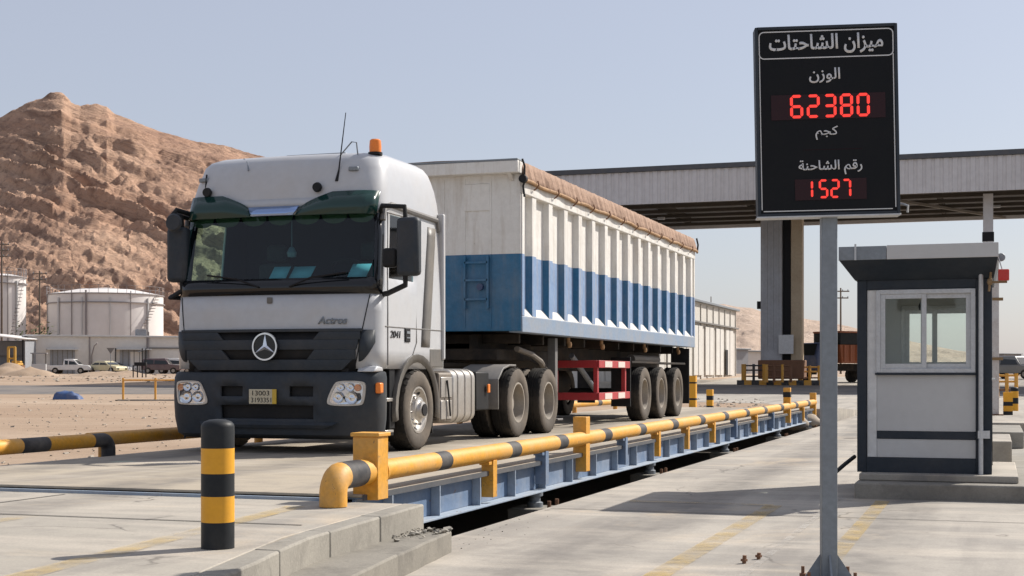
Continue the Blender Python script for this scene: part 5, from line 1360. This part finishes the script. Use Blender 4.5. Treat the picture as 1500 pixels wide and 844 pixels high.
# cars ----------------------------------------------------------------
def make_car(name, label, kind, paint_m, loc, rz, sc=1.0, group=None):
    t = thing(name, label, 'car' if kind != 'pickup' else 'pickup', loc, rz, group); t.scale = (sc, sc, sc)
    if kind == 'pickup':
        low = [(-2.55, .45), (-2.6, .95), (-.5, 1.0), (1.1, 1.05), (2.2, .98), (2.55, .80), (2.55, .42)]; top = [(-.62, 1.0), (-.5, 1.68), (.55, 1.70), (1.25, 1.04)]
    elif kind == 'suv':
        low = [(-2.2, .45), (-2.28, 1.05), (1.0, 1.08), (2.15, 1.0), (2.35, .75), (2.35, .42)]; top = [(-2.22, 1.05), (-2.0, 1.75), (.45, 1.78), (1.05, 1.07)]
    else:
        low = [(-2.1, .38), (-2.2, .85), (-1.7, .95), (1.0, .95), (2.1, .82), (2.2, .6), (2.2, .36)]; top = [(-1.75, .94), (-1.0, 1.42), (.25, 1.44), (1.05, .95)]
    m = MB(); m.prism(low, -.86, .86, 'y')
    n = len(top); vs = [(x, -.84 if z < 1.2 else -.70, z) for x, z in top] + [(x, .84 if z < 1.2 else .70, z) for x, z in top]
    m.add(vs, [tuple(range(n - 1, -1, -1)), tuple(range(n, 2 * n))] + [(i, (i + 1) % n, n + (i + 1) % n, n + i) for i in range(n)])
    m.build('body', paint_m, t, bevel=.05)
    x0, x1 = top[0][0], top[3][0]; xa, xb = top[1][0], top[2][0]; z0, z1 = top[0][1] + .06, top[1][1] - .08
    xm = (xa + xb) / 2
    for s in (-1, 1):
        for (u0, u1, v0, v1) in ((x0 + .25, xm - .05, xa + .08, xm - .05), (xm + .05, x1 - .22, xm + .05, xb - .02)):
            m = MB(); m.add([(u0, s * .845, z0), (u1, s * .845, z0), (v1, s * .715, z1), (v0, s * .715, z1), (u0, s * .82, z0), (u1, s * .82, z0), (v1, s * .69, z1), (v0, s * .69, z1)], [(0, 1, 2, 3), (4, 5, 6, 7), (0, 1, 5, 4), (1, 2, 6, 5), (2, 3, 7, 6), (3, 0, 4, 7)]); m.build('window', M['carglass'], t, smooth=0)
    m = MB(); m.add([(x1 - .05, -.72, z0 + .02), (x1 - .05, .72, z0 + .02), (xb + .06, .62, z1 + .0), (xb + .06, -.62, z1 + .0)], [(0, 1, 2, 3)]); m.build('windscreen', M['carglass'], t, solid=.03, smooth=0)
    for x in (-1.45, 1.42):
        for s in (-1, 1):
            w = MB(); w.lathe([(0, -.1), (.2, -.1), (.36, -.09), (.37, 0), (.36, .09), (.2, .1), (0, .1)], 20, 'y', (x, s * .80, .37)); wh = w.build('wheel', M['tyre'], t)
            w = MB(); w.lathe([(0, .0), (.19, .0), (.19, .02), (0, .03)], 14, 'y', (x, s * .90 if s > 0 else -.93, .37)); w.build('rim', M['rim'], wh)
    for s in (-1, 1):
        m = MB(); m.box(low[-2][0] - .04, low[-2][0] + .015, s * .6 - .16, s * .6 + .16, low[-2][1] - .12, low[-2][1] + .04); m.build('headlight', M['chrome'], t)
    return t
pa = TH
make_car('pickup', 'white pickup facing right in front of the low white building', 'pickup', M['carwhite'], pt(103, 150), pa, .92)
make_car('parked_car', 'olive tan estate car nose on behind the white pickup', 'suv', M['cartan'], pt(138, 158), pa + .15, .95)
make_car('parked_car', 'cream coloured car with dusty bonnet right of the white pickup', 'sedan', M['caryellow'], pt(157, 150), pa - .5, .95)
make_car('parked_car', 'small white car partly hidden behind the cream one', 'sedan', M['carwhite'], pt(170, 156), pa - .3, .95)
make_car('parked_car', 'maroon car parked nearest the truck cab on the left', 'suv', M['carmaroon'], pt(238, 150), pa, .92)
make_car('parked_car', 'grey car behind the dark stand near the white building doorway', 'sedan', M['cargrey'], pt(212, 158), pa + .1, .95)
make_car('parked_car', 'white car just showing at the left edge of the truck', 'suv', M['carwhite'], pt(258, 155), pa, .95)
make_car('parked_car', 'dark grey car seen far off at the right edge', 'suv', M['cargrey'], pt(1486, 112), pa - .9, 1.0)
make_car('parked_car', 'silver grey pickup behind the dark car at the right', 'pickup', M['galv'], pt(1478, 128), pa + .3, 1.0)
make_car('parked_car', 'pale car furthest back on the right skyline', 'suv', M['carwhite'], pt(1497, 140), pa - 1.2, 1.0)

# far tipper lorry ------------------------------------------------------
FT = thing('tipper_lorry', 'rusty orange tipper lorry with navy cab far behind the sign post', 'lorry', pt(1253, 100), TH + R(214))
m = MB(); m.prism([(-2.6, 1.35), (2.6, 1.35), (2.8, 2.6), (-2.8, 2.6)], -1.2, 1.2, 'y'); m.build('tipper_body', M['orange'], FT, bevel=.03)
m = MB(); m.prism([(-2.82, 2.6), (2.82, 2.6), (2.82, 3.4), (-2.82, 3.4)], -1.24, 1.24, 'y'); m.build('side_extension', M['black'], FT, bevel=.03)
m = MB(); m.box(-2.85, 2.85, -1.27, 1.27, 3.4, 3.52); m.build('top_rail', M['orange'], FT)
for k in range(9):
    x = -2.4 + k * .6; m = MB(); m.box(x - .05, x + .05, -1.27, -1.21, 1.45, 2.55); m.box(x - .05, x + .05, 1.21, 1.27, 1.45, 2.55); m.build('stake', M['orange'], FT)
m = MB(); m.prism([(3.0, .8), (4.9, .8), (5.0, 1.8), (4.7, 2.7), (3.0, 2.75)], -1.15, 1.15, 'y'); cb = m.build('cab', M['navy'], FT, bevel=.08)
for s_ in (-1, 1): m = MB(); m.box(3.5, 4.5, *sorted((s_ * 1.155, s_ * 1.17)), 1.8, 2.5); m.build('cab_window', M['carglass'], cb)
m = MB(); m.prism([(5.005, 1.85), (4.74, 2.62), (4.755, 2.63), (5.02, 1.86)], -.95, .95, 'y'); m.build('windscreen', M['carglass'], cb)
m = MB(); m.box(4.9, 5.06, -1.1, 1.1, .55, .85); m.build('bumper', M['dark'], cb, bevel=.03)
m = MB(); m.box(-2.8, 4.6, -.5, .5, .8, 1.3); m.build('chassis', M['grime'], FT)
for x in (-2.0, -.7, 3.9):
    for s in (-1, 1):
        w = MB(); w.lathe([(0, -.16), (.3, -.16), (.52, -.14), (.53, .14), (.3, .16), (0, .16)], 20, 'y', (x, s * 1.0, .53)); w.build('wheel', M['tyre'], FT)
p = pt(1232, 96)
def utility_pole(px, d, h, label, arms=2, thick=.12, name='utility_pole'):
    u = thing(name, label, 'utility pole', pt(px, d), TH, 'utility poles')
    m = MB(); m.cyl((0, 0, 0), (0, 0, h), thick, 8, r2=thick * .65); m.build('pole', M['wood'], u)
    for k in range(arms):
        m = MB(); m.bar((-.9 + .1 * k, 0, h - .35 - .7 * k), (.9 - .1 * k, 0, h - .35 - .7 * k), .1, .12); m.build('crossarm', M['wood'], u)
        for x in (-.75, 0.2, .75):
            q = MB(); q.lathe([(0, 0), (.05, 0), (.05, .12), (0, .16)], 8, loc=(x, 0, h - .29 - .7 * k)); q.build('insulator', M['galv'], u)
utility_pole(1231.5, 150, 9.0, 'wooden pole with crossarm rising above the orange lorry')
utility_pole(58, 170, 12.2, 'thin pole with crossarms between the two white tanks', 2, .14)
utility_pole(2.5, 168, 15.5, 'tall thin mast at the far left edge of the photo', 3, .16)
utility_pole(1041.5, 260, 14, 'distant thin pole above the warehouse roof', 0, .12)

# ================================================================== LEFT: low building, shed, tanks
LB, L = seg_building('low_building', pt(40, 152), pt(330, 160), 8, 4.0, M['white'], 'long low white building in front of the large tank', 'building', None, M['boothpanel'], .25)
S = L / (330 - 40)
def lx(px): return (px - 40) * S
for (a, b, h0, h1, dk) in ((72, 107, .0, 2.55, 'shed'), (172, 213, .0, 2.6, 'shed')):
    m = MB(); m.box(lx(a), lx(b), -.10, -.002, h0, h1); dr = m.build('roller_door', M[dk], LB, bevel=.01)
    m = MB(); m.box(lx(a) - .4, lx(b) + .3, -.9, -.003, h1 + .02, h1 + .12); m.build('door_hood', M['boothpanel'], LB, bevel=.01)
    for q in range(5):
        x = lx(a) + (lx(b) - lx(a)) * (q + .5) / 5; m = MB(); m.box(x - .04, x + .04, -.13, -.101, h0, h1); m.build('door_rib', M['greygutter'], dr)
m = MB(); m.box(lx(187), lx(206), -.12, -.101, .3, 2.4); m.build('doorway', M['white'], LB)
m = MB(); m.box(lx(213) - .05, lx(213) + .12, -.2, -.003, 0, 4.6); m.build('downpipe', M['tankring'], LB)
m = MB(); m.box(lx(214), lx(330), -.15, -.003, 2.75, 2.9); m.build('ledge', M['greygutter'], LB)
m = MB(); m.box(lx(198), lx(212), .5, 2, 4.2, 4.9); m.build('roof_unit', M['shed'], LB, bevel=.03)
m = MB(); m.tube([(lx(131), -.1, 0), (lx(131), -.12, 2.0), (lx(134), -.5, 3.0), (lx(138), -.8, 3.3)], .06, 8); m.build('wall_lamp', M['tankring'], LB)
m = MB(); m.box(lx(165), lx(166), -.15, -.02, 1.0, 2.8); m.build('vent_pipe', M['dark'], LB)
for x in (lx(40.5), lx(128), lx(212)):
    m = MB(); m.box(x - .08, x + .08, -.06, -.002, -.2, 3.98); m.build('wall_joint', M['tankring'], LB)
# open shed
OS = thing('open_shed', 'open grey sheet metal shed at the far left with a sloping pale roof', 'shed', pt(-20, 150), TH)
m = MB(); m.add([(-3, -1.5, 4.35), (4.6, -1.5, 3.55), (4.6, 6, 3.7), (-3, 6, 4.5)], [(0, 1, 2, 3)]); m.build('roof', M['tank'], OS, solid=.12)
m = MB(); m.box(-3, 4.2, 5.5, 5.7, -.4, 3.6); m.box(-3, 4.3, 5, 5.4, 2.0, 3.5); m.build('back_wall', M['shed'], OS)
for x in (-2.5, 4.15):
    m = MB(); m.box(x, x + .14, -1.2, -1.06, -.4, 3.55); m.build('post', M['dark'], OS)
m = MB(); m.box(4.3, 4.4, -1, 6, -.4, 3.5); m.build('side_wall', M['shed'], OS)
FL = thing('forklift', 'ochre yellow forklift mast standing inside the grey shed', 'forklift', pt(17, 146), TH)
m = MB()
for x in (-.34, .34): m.box(x - .11, x + .11, -.12, .12, .1, 2.75)
for z in (.5, 1.5, 2.65): m.box(-.4, .4, -.06, .06, z, z + .18)
m.build('mast', M['ochre'], FL, bevel=.02)
m = MB(); m.box(-.5, .55, .2, 1.9, .25, 1.15); m.box(-.45, .45, 1.2, 1.9, 1.15, 1.35); m.build('body', M['ochre'], FL, bevel=.06)
m = MB(); m.box(.55, 1.2, -.3, .5, .0, .9); m.build('load_pallet', M['rust'], FL)
for x in (-.5, .5):
    for y in (.35, 1.6): w = MB(); w.lathe([(0, -.1), (.28, -.1), (.3, 0), (.28, .1), (0, .1)], 14, 'x', (x, y, .3)); w.build('wheel', M['tyre'], FL)
# cabinets
def cabinet(px, d, w, h, dp, label, top=True):
    c = thing('pump_cabinet', label, 'cabinet', pt(px, d), TH + .25)
    m = MB(); m.box(-w / 2, w / 2, 0, dp, 0, h); m.build('case', M['boothpanel'], c, bevel=.02)
    if top:
        for x in (-w / 2 + .05, w / 2 - .05):
            for y in (.05, dp - .05): q = MB(); q.bar((x, y, h), (x, y, h + 1.0), .07, .07); q.build('post', M['greygutter'], c)
        q = MB(); q.box(-w / 2 - .15, w / 2 + .1, -.1, dp + .1, h + 1.0, h + 1.1); q.build('shade_roof', M['shed'], c)
    return c
cabinet(57, 140, 1.3, 1.0, 1.0, 'pale square cabinet under a small shade frame left of the white pickup')
# sign stand & frames near (195-215)
ST_ = thing('pipe_stand', 'dark four legged pipe stand before the white building doorway', 'stand', pt(204, 118), TH)
m = MB()
for x in (-.5, -.15, .25, .55): m.cyl((x, 0, -.1), (x, 0, 1.0 if x < 0 else 2.4), .05, 8)
m.build('legs', M['dark'], ST_)
m = MB(); m.box(-.35, .6, -.2, .2, .95, 1.25); m.build('tray', M['dark'], ST_, bevel=.03)
m = MB(); m.cyl((-.1, 0, 2.1), (.6, 0, 2.3), .04, 8); m.build('arm', M['galv'], ST_)
RS = thing('road_sign', 'small dark road sign on a thin post beside the parked cars', 'sign', pt(162, 142), TH)
m = MB(); m.cyl((0, 0, 0), (0, 0, 2.0), .035, 8); m.build('post', M['galv'], RS)
m = MB(); m.prism([(-.4, 2.6), (.4, 2.6), (0, 2.0)], -.02, .02, 'y'); m.build('sign_plate', M['greygutter'], RS)
# yellow gate barrier on the dirt
BR = thing('pipe_barrier', 'small yellow pipe barrier with two legs standing on the dirt road edge', 'barrier', pt(204, 64), TH)
for x in (-.72, .72):
    m = MB(); m.cyl((x, 0, 0), (x, 0, 1.02), .05, 10); m.build('leg', M['yellow'], BR); m = MB(); m.box(x - .3, x + .2, -.2, .2, 0, .04); m.build('foot', M['dark'], BR)
for z in (.92,):
    m = MB(); m.cyl((-.72, 0, z), (1.6, 0, z), .035, 8); m.build('rail', M['yellow'], BR)
m = MB(); m.bar((-.9, -.1, .03), (1.7, -.1, .03), .25, .06); m.build('kerb_bar', M['conc_slab'], BR)
# blue bundle
m = MB(); rows = []
for i in range(13):
    row = []
    for k in range(17):
        u, v = k / 16 * 2 - 1, i / 12 * 2 - 1; e = max(0, 1 - max(abs(u), abs(v)) ** 2.4) ** .6
        z = e * (.36 + .14 * mnoise.noise(Vector((u * 2.2, v * 2, 5))) - .10 * u)
        row.append((u * .62 + .06 * mnoise.noise(Vector((u, v, 1)) * 3), v * .35, z))
    rows.append(row)
m.grid(rows); tag(m.build('tarpaulin_bundle', M['bluebag'], loc=pt(100, 66), rot=(0, 0, TH), smooth=60), 'crumpled blue plastic bundle lying on the bare dirt', 'bundle')
# tanks
def tank(px, d, rpx, ytop, yring, label, group='storage tanks'):
    r = rpx * d / 2100; p = at(px, d); h = EYE + (548 - ytop) * d / 2100 - p.z; hr = EYE + (548 - yring) * d / 2100 - p.z
    t = thing('storage_tank', label, 'tank', p, TH, group)
    m = MB(); m.lathe([(r, -.5), (r, h)], 72); m.build('shell', M['tank'], t, smooth=30)
    m = MB(); m.lathe([(r + .12, h + .001), (r * .5, h + r * .10), (0, h + r * .14)], 72); m.build('roof', M['tank'], t)
    m = MB(); m.lathe([(r + .005, hr), (r + .22, hr), (r + .22, hr + .12), (r + .005, hr + .12)], 72, closed=True); m.lathe([(r + .005, h - .12), (r + .14, h - .12), (r + .14, h), (r + .005, h)], 72, closed=True); m.build('wind_girder', M['tankring'], t)
    m = MB()
    for k in range(40):
        a = 2 * math.pi * k / 40; x, y = (r + .08) * math.cos(a), (r + .08) * math.sin(a); m.cyl((x, y, h), (x, y, h + 1.0), .03, 5, caps=False)
    m.lathe([(r + .06, h + 1.0), (r + .10, h + 1.0), (r + .10, h + 1.04), (r + .06, h + 1.04)], 72, closed=True); m.lathe([(r + .06, h + .5), (r + .09, h + .5), (r + .09, h + .53), (r + .06, h + .53)], 72, closed=True)
    m.build('handrail', M['tankring'], t)
    for k, a in enumerate((-125, -108, -97, -93, -70, -50, -30, -150)):
        a = R(a); x, y = (r + .14) * math.cos(a), (r + .14) * math.sin(a); m = MB(); m.cyl((x, y, -.2), (x, y, h + .3 if k % 2 else h - .6), .07 if k % 3 else .13, 6); m.build('riser_pipe', M['tankring'] if k % 2 else M['boothpanel'], t)
    m = MB(); n = 26
    for k in range(n):
        a0, a1 = R(-62 + k * 1.7), R(-62 + (k + 1) * 1.7); z = .4 + (h - .4) * k / n
        m.add([((r + q) * math.cos(a), (r + q) * math.sin(a), z + zz) for zz in (0, .08) for a, q in ((a0, .05), (a1, .05), (a1, .8), (a0, .8))], [(0, 1, 2, 3), (4, 5, 6, 7), (0, 1, 5, 4), (1, 2, 6, 5), (2, 3, 7, 6), (3, 0, 4, 7)])
    m.tube([((r + .8) * math.cos(R(-62 + k * 1.7)), (r + .8) * math.sin(R(-62 + k * 1.7)), 1.4 + (h - .4) * k / n) for k in range(n + 1)], .03, 5); m.build('stair', M['tankring'], t)
tank(155, 196, 82, 433, 447, 'wide white storage tank behind the low building')
tank(-4, 188, 40, 406, 417, 'narrower taller white storage tank cut off by the left edge')
# shrub between the tanks
def shrub(px, d, w, h, label, n=420):
    p = at(px, d); t = thing('shrub', label, 'shrub', p, 0, 'shrubs by the tanks'); m = MB()
    lobes = [(random.uniform(-.7, .7) * w, random.uniform(-.4, .4), random.uniform(.4, .85) * h, random.uniform(.25, .5) * h) for _ in range(7)]
    for _ in range(n):
        lx_, ly_, lz, lr = random.choice(lobes); q = Vector((random.gauss(0, 1), random.gauss(0, 1), random.gauss(0, 1))).normalized() * lr * random.uniform(.5, 1)
        c = Vector((lx_, ly_, lz)) + q; s = random.uniform(.12, .28); a = Vector((random.gauss(0, 1), random.gauss(0, 1), random.gauss(0, 1))).normalized(); b = a.orthogonal().normalized(); e = a.cross(b)
        m.add([c - b * s, c + e * s * .5, c + b * s, c - e * s * .5], [(0, 1, 2, 3)])
    m.build('foliage', M['shrub'], t, smooth=0)
    m = MB()
    for lx_, ly_, lz, lr in lobes: m.tube([(lx_ * .2, 0, -.2), (lx_ * .6, ly_ * .5, lz * .5), (lx_, ly_, lz)], .05, 5, rr=[.09, .06, .03])
    m.build('stem', M['wood'], t)
shrub(52, 170, 1.6, 5.6, 'dusty green shrub left of the thin pole between the tanks'); shrub(70, 171, 1.4, 5.2, 'darker shrub against the left side of the wide tank')
# rubble rocks at the end of the weighbridge
for k, (px, d, r) in enumerate(((1165, 36.5, .34), (1186, 37.6, .30))):
    p = pt(px, d); m = MB(); bm = bmesh.new(); bmesh.ops.create_icosphere(bm, subdivisions=3, radius=r)
    for v in bm.verts: v.co *= 1 + .3 * mnoise.noise(v.co * 3 + Vector((k * 7, 0, 0))); 
    for v in bm.verts: v.co.z *= .6
    bm.verts.index_update(); m.add([v.co for v in bm.verts], [[v.index for v in f.verts] for f in bm.faces]); bm.free()
    tag(m.build('boulder', M['stone'], loc=(p[0], p[1], .08)), ['pale boulder in the pit mouth before the last post', 'brown boulder against the far end of the weighbridge'][k], 'rock', 'rocks at the weighbridge end')

# ================================================================== CAMERA, LIGHT, SKY
cam = bpy.data.cameras.new('camera'); co = bpy.data.objects.new('camera', cam); COL.objects.link(co)
cam.sensor_width = 36; cam.lens = 2100 / 1500 * 36; cam.shift_y = 126 / 1500; cam.clip_start = .1; cam.clip_end = 8000
co.location = (0, 0, EYE); co.rotation_euler = (R(90), 0, TH)
SC.camera = co
EL, AZ = R(40), math.atan2(.63, .78)
ts = Vector((math.sin(AZ) * math.cos(EL), math.cos(AZ) * math.cos(EL), math.sin(EL)))
sun = bpy.data.lights.new('sun', 'SUN'); sun.energy = 4.9; sun.angle = R(.5); sun.color = (1, .94, .86)
so = bpy.data.objects.new('sun', sun); COL.objects.link(so); so.rotation_euler = ts.to_track_quat('Z', 'Y').to_euler()
w = bpy.data.worlds.new('World'); SC.world = w; w.use_nodes = True
nt = w.node_tree; bg = nt.nodes['Background']
sk = nt.nodes.new('ShaderNodeTexSky'); sk.sky_type = 'NISHITA'; sk.sun_disc = False; sk.sun_elevation = EL; sk.sun_rotation = AZ
sk.air_density = 1.0; sk.dust_density = 1.6; sk.ozone_density = 2.2; sk.altitude = 50
hz = nt.nodes.new('ShaderNodeMix'); hz.data_type = 'RGBA'; hz.inputs[0].default_value = .55
hz.inputs[7].default_value = (5.7, 5.75, 6.5, 1)                      # pale dust veil that evens the desert sky out
nt.links.new(sk.outputs[0], hz.inputs[6]); nt.links.new(hz.outputs[2], bg.inputs[0]); bg.inputs[1].default_value = .09
SC.view_settings.view_transform = 'Standard'; SC.view_settings.look = 'None'; SC.view_settings.exposure = .34; SC.view_settings.gamma = 1
SC.view_settings.use_curve_mapping = False
